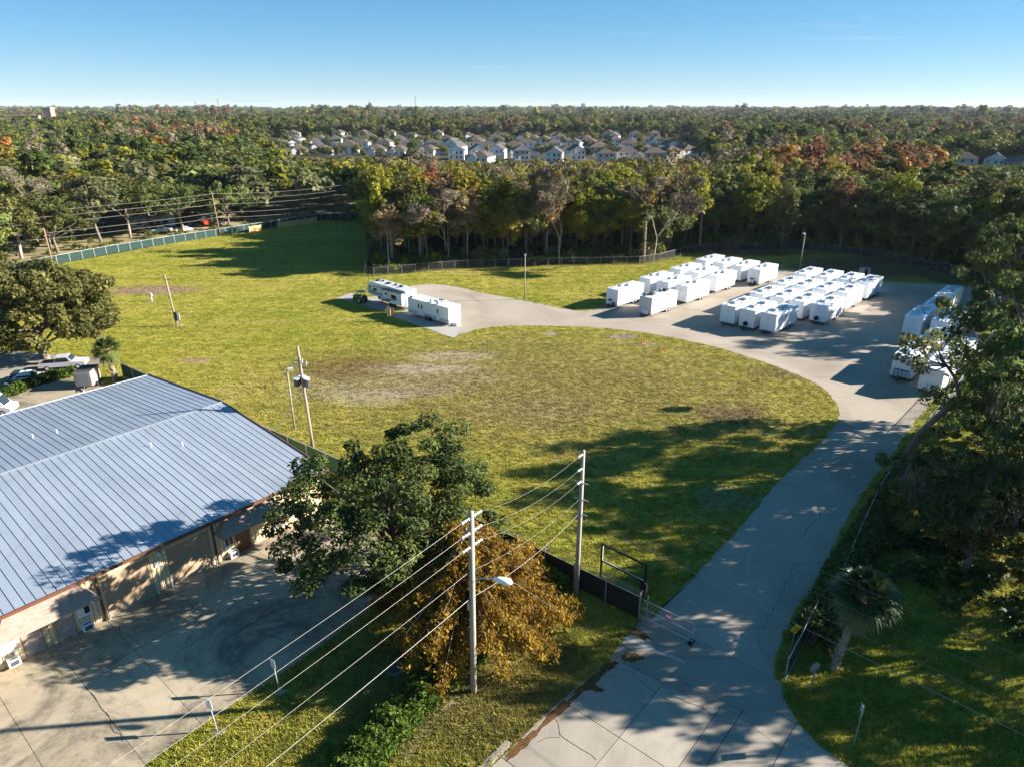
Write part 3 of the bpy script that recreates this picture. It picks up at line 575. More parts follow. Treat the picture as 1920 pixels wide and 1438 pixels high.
for z, z2, nm, r_ in ((9.2,8.4,'upper telephone',.0065),(7.3,7.2,'lower telephone',.011)):
    wires('cable', f'{nm} cable from the street lamp pole towards the lower left corner', (*P1,z), (P0[0],P0[1],z-.3), .35, r_, 'wire', 'overhead wires by the gate')
    wires('cable', f'{nm} cable between street lamp pole and concrete pole', (*P1,z), (*P2,z2), .55, r_, 'wire', 'overhead wires by the gate')
for z, nm, r_ in ((11.2,'highest thin',.006),(9.7,'second thin',.006),(8.4,'third thin',.007),(7.1,'lowest thick pale',.013)):
    wires('overhead_wire', f'{nm} wire crossing the drive from concrete pole to lower right corner', (*P2,z), (P3[0],P3[1],z-.4), .5, r_, 'wire', 'overhead wires over the drive')
util_pole('next roadside pole beyond the lower left corner', P0, 12.9, .21, .15, 'conc'); util_pole('next roadside pole beyond the lower right corner', P3, 11.6, .2, .14, 'conc')
PT = (-20.9, 64.0)
t = util_pole('wooden pole with three grey transformers behind the big oak', PT, 11.9, .19, .13, 'pole', (-.35,0))
for k, (dx, dy) in enumerate(((-.55,-.15),(.5,-.2),(-.2,.5))):
    m = MB(); m.cyl((dx-.25,dy,7.85),(dx-.25,dy,8.6),.3,12); o = m.build('transformer', MAT['dgrey'], t, smooth=False)
    MB().cyl((dx-.25,dy,8.6),(dx-.25,dy,8.72),.32,12).build('lid', MAT['porc'], o); MB().cyl((dx-.3,dy,8.72),(dx-.3,dy,9.0),.05,6).build('bushing', MAT['porc'], o)
for dx, dz in ((-.6,10.15),(.25,10.3),(.62,10.0),(.05,10.55)):
    MB().cyl((dx-.3,-.1,dz),(dx-.22,-.12,dz+.4),.06,6).build('fuse_cutout', MAT['porc'], t)
MB().tube([(-.95,-.1,10.0),(.5,-.12,10.25)], .05, 5).build('fuse_bracket', MAT['alu'], t)
bx = B2W(.3,-9.5)
wires('service_cable', 'black service cable sagging from transformer pole to building gable', (PT[0]-.5,PT[1],7.6), (bx[0],bx[1],4.9), .9, .03, 'dwire', None)
def lamp_post(label, xy, h, ang=0.6, grp='area lamp posts'):
    t = thing('lamp_post', label, 'lamp post', (*xy, 0), ang, grp)
    MB().cyl((0,0,-.2),(0,0,h),.11,8,.075).build('shaft', MAT['lpole'], t, smooth=True)
    MB().mm(.05,.65,-.18,.18,h-.02,h+.18).build('lamp_head', MAT['lgrey'], t); MB().mm(.12,.58,-.13,.13,h-.05,h-.021).build('lens', MAT['porc'], t)
    MB().mm(-.2,.2,-.2,.2,-.05,.12).build('footing', MAT['conc'], t)
lamp_post('slim lamp post beside the metal building roof edge', G(553,806), 7.3, .3)
lamp_post('lone lamp post on grass before the woods fence', G(984,562), 8.3, 1.5)
lamp_post('lamp post between the two trailer blocks at wood edge', G(1499,506), 7.9, 2)
lamp_post('lamp post half hidden by oaks beside the drive', (46.2,66.9), 7.6, 2)
PF = G(332,611)
t = util_pole('short leaning pole with dark cabinet alone in the field', PF, 8.6, .15, .11, 'pole', (-.55,.2))
MB().mm(-.05,.5,-.4,-.12,1.0,2.4).build('cabinet', MAT['dgrey'], t); MB().mm(.2,.65,-.1,.25,.9,2.1).build('cabinet', MAT['grey'], t); MB().tube([(-.9,0,7.75),(.5,0,7.9)], .05, 5).build('cross_arm', MAT['bpole'], t)
MB().cyl((.3,-.3,0),(.3,-.3,1.0),.05,6).build('conduit', MAT['steel'], t); MB().mm(-.3,.9,-.5,.4,-.05,.06).build('footing', MAT['conc'], t)
pb = [G(413,443), G(656,418), (-9.5,252), (-128,148), G(107,528)]
bl = ('brown pole behind the green screened fence near the white rail fence', 'brown pole at the far corner of the field by dark oaks', 'brown pole hidden among the woods past the field corner', 'brown pole beyond the left edge on the side street', 'grey pole rising behind the round oak at left')
tops = [11.9, 11.9, 12.2, 12.0, 11.0]
for i in (0, 1, 2, 3, 4):
    t = util_pole(bl[i], pb[i], tops[i], .2, .14, 'bpole', (-.5 if i == 0 else 0, 0)); 
    for z in (tops[i]-.2, tops[i]-1.6, tops[i]-3.0): MB().cyl((-.1,-.1,z),(-.1,-.35,z+.05),.06,6).build('insulator', MAT['porc'], t)
t = util_pole('thin short pole beside the brown pole at field corner', G(651,420), 6.0, .12, .09, 'bpole')
chain_ = [(3,'left edge'),(0,'white rail fence'),(1,'far field corner'),(2,'woods')]
for (i, a), (j, b) in zip(chain_[:-1], chain_[1:]):
    for dz, nm in ((.3,'top'),(1.7,'second'),(3.1,'third'),(5.4,'fourth'),(6.8,'lowest')):
        wires('distant_wire', f'{nm} overhead wire from {a} to {b} beyond green fence', (*pb[i],tops[i]-dz), (*pb[j],tops[j]-dz), .7, .035, 'wire', 'overhead wires beyond the field')

# ------------------------------------------------------------------ fences, gate, signs
def along(pts, step):
    """points every step metres along a polyline"""
    out = [pts[0]]; rest = step
    for a, b in zip(pts[:-1], pts[1:]):
        L = math.hypot(b[0]-a[0], b[1]-a[1]); d = rest
        while d <= L: out.append((a[0]+(b[0]-a[0])*d/L, a[1]+(b[1]-a[1])*d/L)); d += step
        rest = d - L
    return out
def fence(name, label, pts, step, h, post_m, panel_m, panel_name, thick=.012, z0=.06, post_over=.1, pr=.045, rail=True, barb=False):
    f = thing(name, label, 'fence', (*pts[0], 0)); P = along(pts, step); o = P[0]
    me = MB().cyl((0,0,-.1),(0,0,h+post_over),pr,7).mesh('post', MAT[post_m])
    for i, p in enumerate(P):
        link('post', me, f, (p[0]-o[0], p[1]-o[1], 0))
        if i == len(P)-1: break
        q = P[i+1]; L = math.hypot(q[0]-p[0], q[1]-p[1]); a = math.atan2(q[1]-p[1], q[0]-p[0])
        MB().mm(.05,L-.05,-thick/2,thick/2,z0,h-.02).build(panel_name, MAT[panel_m], f, (p[0]-o[0],p[1]-o[1],0), a)
        if rail: MB().cyl((.03,0,h),(L-.03,0,h),.028,6).build('top_rail', MAT[post_m], f, (p[0]-o[0],p[1]-o[1],0), a)
        if barb:
            for k in (1,2,3): MB().cyl((0,-.1*k,h+.12*k),(L,-.1*k,h+.12*k),.012,4).build('barbed_wire', MAT['steel'], f, (p[0]-o[0],p[1]-o[1],0), a)
            MB().cyl((0,0,h),(0,-.32,h+.4),.025,5).build('outrigger', MAT['steel'], f, (p[0]-o[0],p[1]-o[1],0), a)
    return f
fence('screened_fence', 'long fence with teal green windscreen along the far left of the field', [(-150,92),(-122,130),(-107,155.1),(-100.3,168.5),(-90.3,184.2),(-75.9,204.6),(-61.7,223.0),(-46,226)], 3.05, 2.0, 'alu', 'screen', 'screen_panel', .02, .05, .05, .05)
fence('chain_link_fence', 'dark chain link fence along the foot of the woods', [(-46,224),(-33.5,160),(-32,146.2),(-31.0,144.6),(-25.5,146.8),(-12,152.6),(3,154.3),(12.2,155.4),(29.6,157),(34.5,160),(43.5,168.9),(49.9,172.9),(73.6,174.3),(84.4,167.6),(90.9,157),(97,147),(99,132)], 3.05, 1.9, 'grey', 'chain', 'mesh_panel', .01, .03, .06, .045)
gd = (math.cos(R(-39.2)), math.sin(R(-39.2)))
ge = (9.05, 39.0)
fence('screened_fence', 'fence with dull green screen between metal building and field', [(-52.8,86.3), (-4.3,49.75)], 3.05, 1.95, 'alu', 'gscreen', 'screen_panel', .02, .05, .1, .04, True, True)
fence('screened_fence', 'black screened fence with barbed wire beside the gate', [ge, (ge[0]-gd[0]*16.8, ge[1]-gd[1]*16.8)], 2.8, 1.95, 'steel', 'bscreen', 'screen_panel', .02, .04, .35, .045, True, True)
dr = [(16.9,34.0),(19.0,36.6),(21.4,39.7),(24.4,43.3),(27.9,48.2),(31.0,52.4),(34.4,56.9),(39.2,62.2),(45.4,69.4),(53.6,78.2),(99,131)]
dr = [(p[0]+.75,p[1]-.65) for p in dr]
fence('chain_link_fence', 'chain link fence between the drive and the right hand oaks', dr[3:], 3.05, 1.9, 'lgrey', 'chainl', 'mesh_panel', .01, .03, .1, .04)
# sliding gate leaf, half open
t = thing('sliding_gate', 'galvanised sliding gate leaf with small red and white sign', 'gate', (*ge, 0), R(-39.2))
m = MB()
for z in (.28, 1.0, 1.75): m.cyl((.1,.12,z),(4.1,.12,z),.03,6)
m.cyl((.55,.12,.1),(.55,.12,2.2),.035,6); m.cyl((4.1,.12,.1),(4.1,.12,1.78),.035,6); m.build('frame', MAT['steel'], t)
MB().mm(.15,4.05,.115,.125,.3,1.73).build('mesh_panel', MAT['chainl'], t); MB().tube([(.1,.1,.28),(2.2,-.5,.06)], .025, 5).build('track', MAT['rust'], t)
for dy in (-.06,.3): MB().cyl((4.0,dy-.05,.17),(4.0,dy+.05,.17),.17,12).build('wheel', MAT['tyre'], t)
sg = MB().mm(2.0,2.42,.085,.095,1.05,1.75).build('notice', MAT['pink'], t); MB().mm(2.03,2.39,.078,.0845,1.25,1.48).build('notice_band', MAT['white'], sg)
t = thing('gate_leaf', 'open swing gate leaf with black screen at right of drive', 'gate', (17.35,33.2,0), math.atan2(6.2,4.7))
m = MB(); m.cyl((0,0,-.1),(0,0,2.0),.05,8); m.cyl((0,0,1.85),(6.8,0,1.85),.03,6); m.cyl((0,0,.15),(6.8,0,.15),.03,6); m.cyl((6.8,0,0),(6.8,0,2.0),.04,6); m.build('frame', MAT['steel'], t); MB().mm(.1,6.7,-.01,.01,.2,1.8).build('screen_panel', MAT['bscreen'], t)
# empty black sign frame
fa, fbp = G(1126,1085), G(1206,1127); fang = math.atan2(fbp[1]-fa[1], fbp[0]-fa[0]); fL = math.hypot(fbp[0]-fa[0], fbp[1]-fa[1])
t = thing('sign_frame', 'empty black rectangular sign frame on two posts behind the fence', 'sign frame', (*fa, 0), fang)
for xx in (0, fL): MB().mm(xx-.07,xx+.07,-.07,.07,0,3.3).build('post', MAT['black'], t)
MB().mm(.07,fL-.07,-.06,.06,3.18,3.3).build('top_beam', MAT['black'], t); MB().mm(.07,fL-.07,-.06,.06,1.72,1.84).build('lower_beam', MAT['black'], t)
MB().mm(.075,fL-.075,-.055,.0,1.845,1.86).build('inner_trim', MAT['alu'], t); MB().mm(.075,.09,-.05,.05,1.865,3.17).build('inner_trim', MAT['alu'], t)
MB().mm(fL-.3,fL+.2,-.12,.12,.9,1.7).build('control_box', MAT['black'], t)
# signs
def text(body, size, mat, parent, loc, rot, name='lettering'):
    c = bpy.data.curves.new(name, 'FONT'); c.body = body; c.size = size; c.align_x = 'CENTER'; c.align_y = 'CENTER'; c.extrude = .002; c.offset = .006; c.resolution_u = 2
    tmp = bpy.data.objects.new('tmp_text', c); col.objects.link(tmp); bpy.context.view_layer.update()
    me = bpy.data.meshes.new_from_object(tmp.evaluated_get(bpy.context.evaluated_depsgraph_get())); bpy.data.objects.remove(tmp); bpy.data.curves.remove(c)
    me.materials.clear(); me.materials.append(mat); o = link(name, me, parent, loc); o.rotation_euler = rot; return o
def post_sign(name, label, xy, h, ang, group=None):
    t = thing(name, label, 'sign', (*xy, 0), ang, group); MB().mm(-.03,.03,-.03,.03,-.1,h).build('post', MAT['steel'], t); return t
NX = G(1483,1222)
t = post_sign('warning_sign', 'yellow diamond NO OUTLET sign leaning at right of the drive', NX, 2.35, R(12))
t.rotation_euler = (R(4), R(-4), R(14))
pl = MB(); pl.v = [(0,-.05,1.72),(.46,-.05,2.18),(0,-.05,2.64),(-.46,-.05,2.18),(0,-.035,1.72),(.46,-.035,2.18),(0,-.035,2.64),(-.46,-.035,2.18)]; pl.f = [(0,1,2,3),(7,6,5,4),(0,4,5,1),(1,5,6,2),(2,6,7,3),(3,7,4,0)]
plate = pl.build('plate', MAT['yellow'], t)
text('NO', .2, MAT['black'], plate, (0,-.054,2.27), (math.pi/2,0,0)); text('OUTLET', .19, MAT['black'], plate, (0,-.054,2.07), (math.pi/2,0,0))
t = post_sign('octagon_sign', 'grey back of an octagonal road sign beside the leaning palm', G(1519,1296), 1.9, R(20))
oc = [(.38*math.cos(R(22.5+45*k)), 1.95+.38*math.sin(R(22.5+45*k))) for k in range(8)]; MB().prof(oc, .032, .045).build('plate', MAT['grey'], t)
t = post_sign('road_sign', 'narrow sign seen edge on in the right hand grass', G(1600,1398), 3.1, R(78)); MB().mm(-.22,.22,.032,.045,2.55,3.1).build('plate', MAT['alu'], t)
t = post_sign('road_sign', 'white backed sign on leaning post in the verge', G(408,1371), 2.3, R(-28)); t.rotation_euler = (0, R(-6), R(-28)); MB().mm(-.25,.25,-.045,-.032,1.75,2.45).build('plate', MAT['white'], t); MB().mm(-.4,.4,-.35,.35,-.05,.03).build('footing', MAT['conc'], t)
t = post_sign('road_sign', 'shaded grey sign on the verge near the street lamp pole', G(524,1296), 2.5, R(-32)); t.rotation_euler = (0, R(-4), R(-32)); MB().mm(-.22,.22,-.045,-.032,1.9,2.55).build('plate', MAT['lgrey'], t); MB().mm(-.35,.35,-.3,.3,-.05,.03).build('footing', MAT['conc'], t)
mh = thing('manhole', 'round concrete manhole cover in the verge under the orange cypress', 'manhole', (*G(740,1253), 0))
MB().cyl((0,0,-.1),(0,0,.06),.62,20).build('collar', MAT['pole'], mh); MB().cyl((0,0,.06),(0,0,.085),.46,20).build('lid', MAT['dgrey'], mh)
tag(MB().box((0,0,.075),(.16,.1,.05),.5).build('litter_scrap', MAT['blue'], None, (*G(1197,1254),0)), 'small blue scrap lying on the gate apron', 'litter')
for i, (u, v, lb) in enumerate(((1203,646,'red stake pair in the grass by the curve'),(1241,661,'orange cone tipped in the grass by the curve'))):
    t = thing('marker_cone', lb, 'marker', (*G(u, v), 0)); MB().cyl((0,0,.03),(0,0,.55 if i == 0 else .35),.16,8,.05).build('cone', MAT['red' if i == 0 else 'orange'], t); MB().mm(-.2,.2,-.2,.2,0,.03).build('base', MAT['red' if i == 0 else 'orange'], t)
    if i == 0: MB().cyl((.35,.3,0),(.35,.3,1.1),.05,6).build('stake', MAT['red'], t)
t = thing('meter_pedestal', 'white utility pedestal standing on bare earth in the field', 'pedestal', (*G(285,566), 0)); MB().cyl((0,0,0),(0,0,1.0),.13,8).build('stem', MAT['lgrey'], t); MB().mm(-.2,.2,-.15,.15,1.0,1.6).build('cabinet', MAT['white'], t); MB().mm(-.6,.7,-1.0,-.3,0,.05).build('slab', MAT['conc'], t)

# ------------------------------------------------------------------ trailers
def wheel(parent, x, y, r=.36, wd=.24, rimm='lgrey', name='wheel'):
    s_ = 1 if y > 0 else -1
    o = MB().cyl((x,y-wd/2,r),(x,y+wd/2,r),r,14).build(name, MAT['tyre'], parent)
    MB().cyl((x,y+s_*wd/2,r),(x,y+s_*(wd/2+.015),r),r*.58,10).build('rim', MAT[rimm], o)
    return o
TL, TW, TZ0, TZ1 = 8.1, 2.6, .48, 3.36
def box_trailer(body, style):
    """origin on the ground under the middle of the front wall; +x runs to the rear"""
    t = thing('box_trailer', 'white box trailer', 'trailer')
    m = MB(); hw = TW/2
    m.prof([(0,TZ0),(0,TZ1-.1),(.1,TZ1),(TL-.1,TZ1),(TL,TZ1-.1),(TL,TZ0)], -hw, hw)
    b = m.build('body', MAT[body], t)
    tr = MB()
    for s_ in (-1, 1):
        tr.mm(.02,TL-.02,s_*(hw+.012)-.012,s_*(hw+.012)+.012,TZ1-.14,TZ1-.02); tr.mm(.02,4.3,s_*(hw+.012)-.012,s_*(hw+.012)+.012,TZ0,TZ0+.09); tr.mm(6.2,TL-.02,s_*(hw+.012)-.012,s_*(hw+.012)+.012,TZ0,TZ0+.09)
    tr.build('trim', MAT['acw' if body == 'twhite' else 'lgrey'], t)
    MB().mm(.15,TL-.15,-hw+.2,hw-.2,.34,TZ0-.003).build('chassis', MAT['black'], t)
    for s_ in (-1, 1):
        for xx in (4.85, 5.7): wheel(t, xx, s_*(hw-.06), .36, .22)
        MB().prof([(4.4,.5),(4.5,.82),(4.7,.9),(5.85,.9),(6.05,.82),(6.15,.5),(6.05,.5),(5.8,.78),(4.75,.78),(4.5,.5)], s_*(hw+.013)-.015, s_*(hw+.013)+.05*s_).build('wheel_arch', MAT['acw'], t)
    f = MB(); f.tube([(.3,-.95,.45),(-1.25,0,.45)], .06, 4); f.tube([(.3,.95,.45),(-1.25,0,.45)], .06, 4); f.cyl((-1.5,0,.45),(-1.15,0,.47),.07,8); f.build('tongue', MAT['black'], t)
    m = MB(); m.cyl((-1.0,0,.0),(-1.0,0,.95),.05,8); m.mm(-1.12,-.88,-.12,.12,0,.03); m.build('jack', MAT['dgrey'], t)
    m = MB()
    for s_ in (-1,1): m.cyl((.35,s_*1.05,0),(.35,s_*1.05,.5),.045,6); m.mm(.25,.45,s_*1.05-.1,s_*1.05+.1,0,.03)
    m.build('stabiliser', MAT['black'], t)
    # door outline on the kerb side
    d = MB().mm(3.35,4.2,-hw-.022,-hw,TZ0+.08,2.75).build('door', MAT[body], t); MB().mm(3.42,3.5,-hw-.05,-hw-.0225,1.55,1.75).build('handle', MAT['dgrey'], d)
    g_ = MB()
    for xx in (3.31,4.2): g_.mm(xx,xx+.035,-hw-.014,-hw,TZ0+.06,2.78)
    g_.build('door_seal', MAT['acw'], t)
    if style == 'A':
        for k in range(3):
            for xx in (.75+.55*k, 5.6+.55*k):
                y = .55 if k % 2 == 0 else .5
                m = MB().cyl((xx,y,TZ1),(xx,y,TZ1+.16),.15,8); m.cyl((xx,y,TZ1+.16),(xx,y,TZ1+.24),.2,8,.12); m.build('roof_vent', MAT['acw'], t)
        for xx, yy in ((3.0,.3),(4.2,-.45)):
            m = MB().prof([(xx-.55,TZ1),(xx-.45,TZ1+.32),(xx+.35,TZ1+.36),(xx+.6,TZ1+.1),(xx+.6,TZ1)], yy-.36, yy+.36); o = m.build('roof_air_conditioner', MAT['acw'], t); MB().mm(xx-.3,xx+.2,yy-.25,yy+.25,TZ1+.34,TZ1+.37).build('grille', MAT['lgrey'], o)
    elif style == 'B':
        MB().mm(.5,.9,.35,.75,TZ1,TZ1+.14).build('roof_vent', MAT['acw'], t)
        for xx, yy in ((2.2,.15),(5.6,-.05)):
            m = MB().prof([(xx-.55,TZ1),(xx-.45,TZ1+.3),(xx+.35,TZ1+.34),(xx+.6,TZ1+.1),(xx+.6,TZ1)], yy-.4, yy+.4); o = m.build('roof_air_conditioner', MAT['acw'], t); MB().mm(xx-.3,xx+.25,yy-.28,yy+.28,TZ1+.32,TZ1+.352).build('grille', MAT['lgrey'], o)
            MB().mm(xx+.15,xx+.5,yy+.45,yy+.8,TZ1,TZ1+.26).build('roof_vent', MAT['acw'], t)
        for xx, yy in ((3.5,-.55),(4.1,.5),(4.7,-.1),(6.9,-.5)):
            MB().mm(xx-.28,xx+.28,yy-.22,yy+.22,TZ1,TZ1+.05).build('roof_hatch', MAT['grey'], t)
        MB().mm(6.6,7.0,.2,.6,TZ1,TZ1+.2).build('roof_vent', MAT['acw'], t)
    else:
        for xx, yy in ((.4,.6),(1.3,.45),(3.1,.5),(5.0,.4),(5.5,.75)):
            m = MB().cyl((xx,yy,TZ1),(xx,yy,TZ1+.3),.24,9,.17); m.build('roof_vent', MAT['black'], t)
        for xx, yy in ((2.2,.2),(6.3,.1)):
            MB().prof([(xx-.5,TZ1),(xx-.4,TZ1+.38),(xx+.4,TZ1+.38),(xx+.55,TZ1)], yy-.42, yy+.42).build('roof_air_conditioner', MAT['dgrey'], t)
        for yy in (-.95,-.5,0,.5,.95): MB().mm(-.02,-.002,yy-.02,yy+.02,TZ0+.05,TZ1-.15).build('front_rib', MAT['lgrey'], t)
    if style != 'C':     # shield emblem outline on the front wall
        s_ = [(-.2,2.78),(.2,2.78),(.2,2.55),(.13,2.42),(0,2.33),(-.13,2.42),(-.2,2.55),(-.2,2.78)]; m = MB()
        for a, b_ in zip(s_[:-1], s_[1:]): m.tube([(-.008,a[0],a[1]),(-.008,b_[0],b_[1])], .018, 4)
        m.mm(-.012,-.001,-.12,.12,2.52,2.6); m.build('emblem', MAT['lgrey'], t)
    return t
def add_front(t, kind):
    if kind == 'spare': MB().cyl((-.16,.05,1.05),(-.36,.05,1.05),.38,14).build('spare_wheel', MAT['tyre'], t)
    if kind == 'table':
        m = MB().cyl((-.5,.1,.4),(-.5,.1,1.4),.05,8); m.cyl((-.5,.1,1.4),(-.5,.1,1.56),.40,12,.36); m.build('capped_jack_stand', MAT['black'], t); MB().mm(-.3,-.02,-.7,-.2,.45,1.0).build('battery_box', MAT['dgrey'], t)
    if kind == 'gas':
        for yy in (-.55,-.1,.35):
            m = MB().cyl((-.3,yy,.5),(-.3,yy,1.2),.19,10); m.cyl((-.3,yy,1.2),(-.3,yy,1.34),.19,10,.07); m.build('gas_bottle', MAT['white'], t, smooth=False)
    if kind == 'gas5':
        for yy in (-.9,-.5,0,.5,.9):
            m = MB().cyl((-.26,yy,.55),(-.26,yy,1.15),.18,10); m.cyl((-.26,yy,1.15),(-.26,yy,1.28),.18,10,.07); m.build('gas_bottle', MAT['acw'], t)
        MB().mm(-.3,-.02,-.95,.95,1.42,1.5).build('bottle_rack', MAT['dgrey'], t)
HD = R(45.5)
pA = box_trailer('twhite', 'A'); pB = box_trailer('twhite', 'B'); pC = box_trailer('tgrey', 'C')
usedp = set()
def put(proto, fl, label, group, front=None, hd=HD, dz=0):
    o = proto if proto.name not in usedp else None
    if o is None: o = copy_tree(proto_src[proto.name])
    usedp.add(proto.name)
    cx = fl[0] + TW/2*math.sin(hd); cy_ = fl[1] - TW/2*math.cos(hd)
    o.location = (cx, cy_, 0.03); o.rotation_euler = (0,0,hd); tag(o, label, 'trailer', group)
    return o, front
proto_src = {pA.name: pA, pB.name: pB, pC.name: pC}
ordw = ('first','second','third','fourth'); roww = dict(A='front', B='second', C='third', D='rear')
g1 = dict(A1=(17.24,121.57),B1=(24.6,130.0),B2=(27.5,127.2),B3=(30.3,124.07),C1=(32.3,138.3),C2=(35.0,135.1),C3=(37.8,132.0),D1=(39.7,147.0),D2=(42.6,143.9),D3=(45.5,141.0),D4=(48.3,137.95))
g2 = dict(A1=(34.95,110.5),A2=(37.4,108.1),A3=(40.1,105.93),B1=(42.2,118.4),B2=(45.0,116.1),B3=(47.4,113.5),B4=(50.3,111.27),C1=(48.9,125.9),C2=(51.7,123.8),C3=(54.6,121.6),C4=(57.4,119.4),D1=(56.0,134.0),D2=(59.1,131.5),D3=(62.1,129.1),D4=(64.7,126.7))
fronts = []
for k, p in g1.items():
    lb = f'white box trailer, {ordw[int(k[1])-1]} from the left in the {roww[k[0]]} row of the left block' if k != 'A1' else 'white box trailer at the left front corner of left block, nearest the grass'
    fronts.append(put(pA, p, lb, 'white trailers of the left block', 'table' if k in ('A1','D4') else None))
for k, p in g2.items():
    lb = f'white box trailer, {ordw[int(k[1])-1]} from the left in the {roww[k[0]]} row of the right block'
    fronts.append(put(pB, p, lb, 'white trailers of the right block', 'spare' if k in ('A2','B4') else None))
fronts.append(put(pC, (22.25,116.0), 'weathered grey box trailer with black roof vents in front of left block', None, 'gas'))
g3 = dict(a=((51.0,85.9),'with five gas bottles on its nose, nearest in the right edge group','gas5'), b=((52.1,81.2),'half behind the leaning tree trunk at the right edge','gas'), c=((62.3,104.3),'behind leafy branches, left one of its pair at the right edge',None),
          d=((57.8,92.6),'second back along the left column at the right edge',None), e=((65.0,101.7),'right one of its pair behind branches at the right edge',None), f=((68.9,110.9),'shaded, third back along the left column at the right edge',None),
          h=((75.2,118.0),'farthest back under the shaded oaks at the right edge',None), i=((59.0,88.2),'second back along the right column at the right edge',None))
for k, (p, lb, fr) in g3.items(): fronts.append(put(pB, p, 'white box trailer ' + lb, 'white trailers under the right hand oaks', fr, R(47.5)))
for o, fr in fronts:
    if fr: add_front(o, fr)
# restroom trailer
def rot_thing(name, label, cat, a, b):
    """origin at a, +x towards b"""
    return thing(name, label, cat, (*a, .042), math.atan2(b[1]-a[1], b[0]-a[0]))
ra, rb = (-18.2,115.8), (-10.5,108.9)
t = rot_thing('restroom_trailer', 'white service trailer with grey skirt band and three doors on the pad', 'trailer', ra, rb)
L = math.hypot(rb[0]-ra[0], rb[1]-ra[1]); W_ = 2.75
MB().prof([(0,.5),(0,3.1),(.08,3.18),(L-.08,3.18),(L,3.1),(L,.5)], 0, W_).build('body', MAT['twhite'], t)
m = MB(); m.mm(.02,L-.02,-.016,0,.55,1.05); m.mm(L,L+.016,.02,W_-.02,.55,1.05); m.build('skirt_band', MAT['lgrey'], t); m = MB(); m.mm(.02,L-.02,-.018,0,.48,.545); m.mm(L,L+.02,0,W_,.48,.545); m.mm(0,L,-.018,0,3.0,3.08); m.build('trim', MAT['white'], t)
for k in range(int(L/.28)): MB().mm(.1+k*.28,.16+k*.28,-.0155,-.002,1.05,1.05+.12*(1+k%2)).build('band_tooth', MAT['lgrey'], t)
for x0 in (2.5,3.35,7.35):
    d = MB().mm(x0,x0+.75,-.03,0,.58,2.7).build('door', MAT['twhite'], t); MB().mm(x0+.2,x0+.52,-.04,-.0305,1.75,2.5).build('door_window', MAT['glass'], d); MB().mm(x0+.62,x0+.7,-.06,-.0305,1.4,1.55).build('handle', MAT['black'], d); MB().mm(x0-.03,x0-.005,-.022,0,.56,2.73).build('door_seal', MAT['lgrey'], d)
for xx in (4.9,5.75): wheel(t, xx, .06, .38, .26)
MB().prof([(4.4,.5),(4.5,.9),(6.15,.9),(6.3,.5),(6.2,.5),(6.05,.82),(4.6,.82),(4.5,.5)], -.06, .0).build('wheel_arch', MAT['acw'], t)
for xx, yy in ((5.4,.35),(7.1,.35)): MB().mm(xx,xx+.55,yy,yy+.4,3.18,3.78).build('roof_duct', MAT['white'], t)
m = MB(); m.mm(5.5,7.3,1.5,1.6,3.18,3.5); m.mm(5.5,7.3,2.4,2.5,3.18,3.5); m.mm(5.5,5.6,1.6,2.4,3.18,3.5); m.mm(7.2,7.3,1.6,2.4,3.18,3.5); m.build('roof_hatch_rim', MAT['acw'], t)
MB().mm(5.6,7.2,1.6,2.4,3.181,3.24).build('roof_hatch', MAT['dgrey'], t); m = MB(); m.mm(.2,1.1,.3,.8,3.18,3.45); m.mm(.2,.6,1.0,1.5,3.18,3.4); m.build('roof_vent', MAT['acw'], t)
m = MB(); m.tube([(L,.5,.45),(L+1.3,1.4,.45)], .06, 4); m.tube([(L,2.2,.45),(L+1.3,1.4,.45)], .06, 4); m.build('tongue', MAT['lgrey'], t); MB().mm(L+.5,L+1.0,.9,1.7,.0,.5).build('step_block', MAT['white'], t); MB().mm(L+.02,L+.03,1.35,1.39,1.1,3.0).build('rear_seam', MAT['lgrey'], t)
m = MB(); m.mm(4.35,6.3,-.017,-.001,2.2,2.25); m.build('faded_side_print', MAT['lgrey'], t)
# fifth wheel camper
ra, rb = (-27.0,125.3), (-19.0,118.3)
t = rot_thing('camper', 'white fifth wheel camper with dark awning, slide out and swoosh stripes', 'camper', ra, rb); L = math.hypot(rb[0]-ra[0], rb[1]-ra[1]); W_ = 2.6
MB().prof([(0,1.5),(-.25,1.9),(-.3,2.4),(0,3.2),(.5,3.65),(1.6,3.75),(L,3.5),(L,.75),(2.9,.75),(2.7,1.25),(.6,1.3)], 0, W_).build('body', MAT['twhite'], t)
MB().prof([(.4,3.62),(1.6,3.76),(L,3.51),(L,3.56),(1.6,3.82),(.35,3.68)], -.05, W_+.05).build('roof_membrane', MAT['lgrey'], t)
so_ = MB().mm(5.0,L-.1,-.75,-.001,.95,3.1).build('slide_out', MAT['twhite'], t)
MB().mm(5.0,L-.05,-.95,-.001,3.12,3.26).build('awning', MAT['dgrey'], so_); MB().mm(7.6,9.0,-.77,-.751,1.9,2.6).build('window', MAT['glass'], so_); MB().mm(5.9,6.5,-.77,-.751,2.3,2.75).build('window', MAT['glass'], so_); MB().mm(6.95,7.1,-.765,-.751,.98,3.05).build('corner_trim', MAT['dgrey'], so_); MB().mm(5.0,5.1,-.78,-.751,.98,3.1).build('corner_trim', MAT['dgrey'], so_)
MB().prof([(5.2,1.0),(9.5,1.9),(9.5,2.0),(5.2,1.35)], -.764, -.7505).build('side_stripe', MAT['dgrey'], so_); MB().prof([(5.2,1.55),(8.0,1.65),(5.2,1.7)], -.766, -.7505).build('side_stripe', MAT['grey'], so_); MB().mm(7.4,8.6,-.762,-.7505,1.62,1.74).build('side_print', MAT['grey'], so_); MB().mm(6.2,6.8,-.764,-.751,1.05,1.4).build('hatch', MAT['dgrey'], so_)
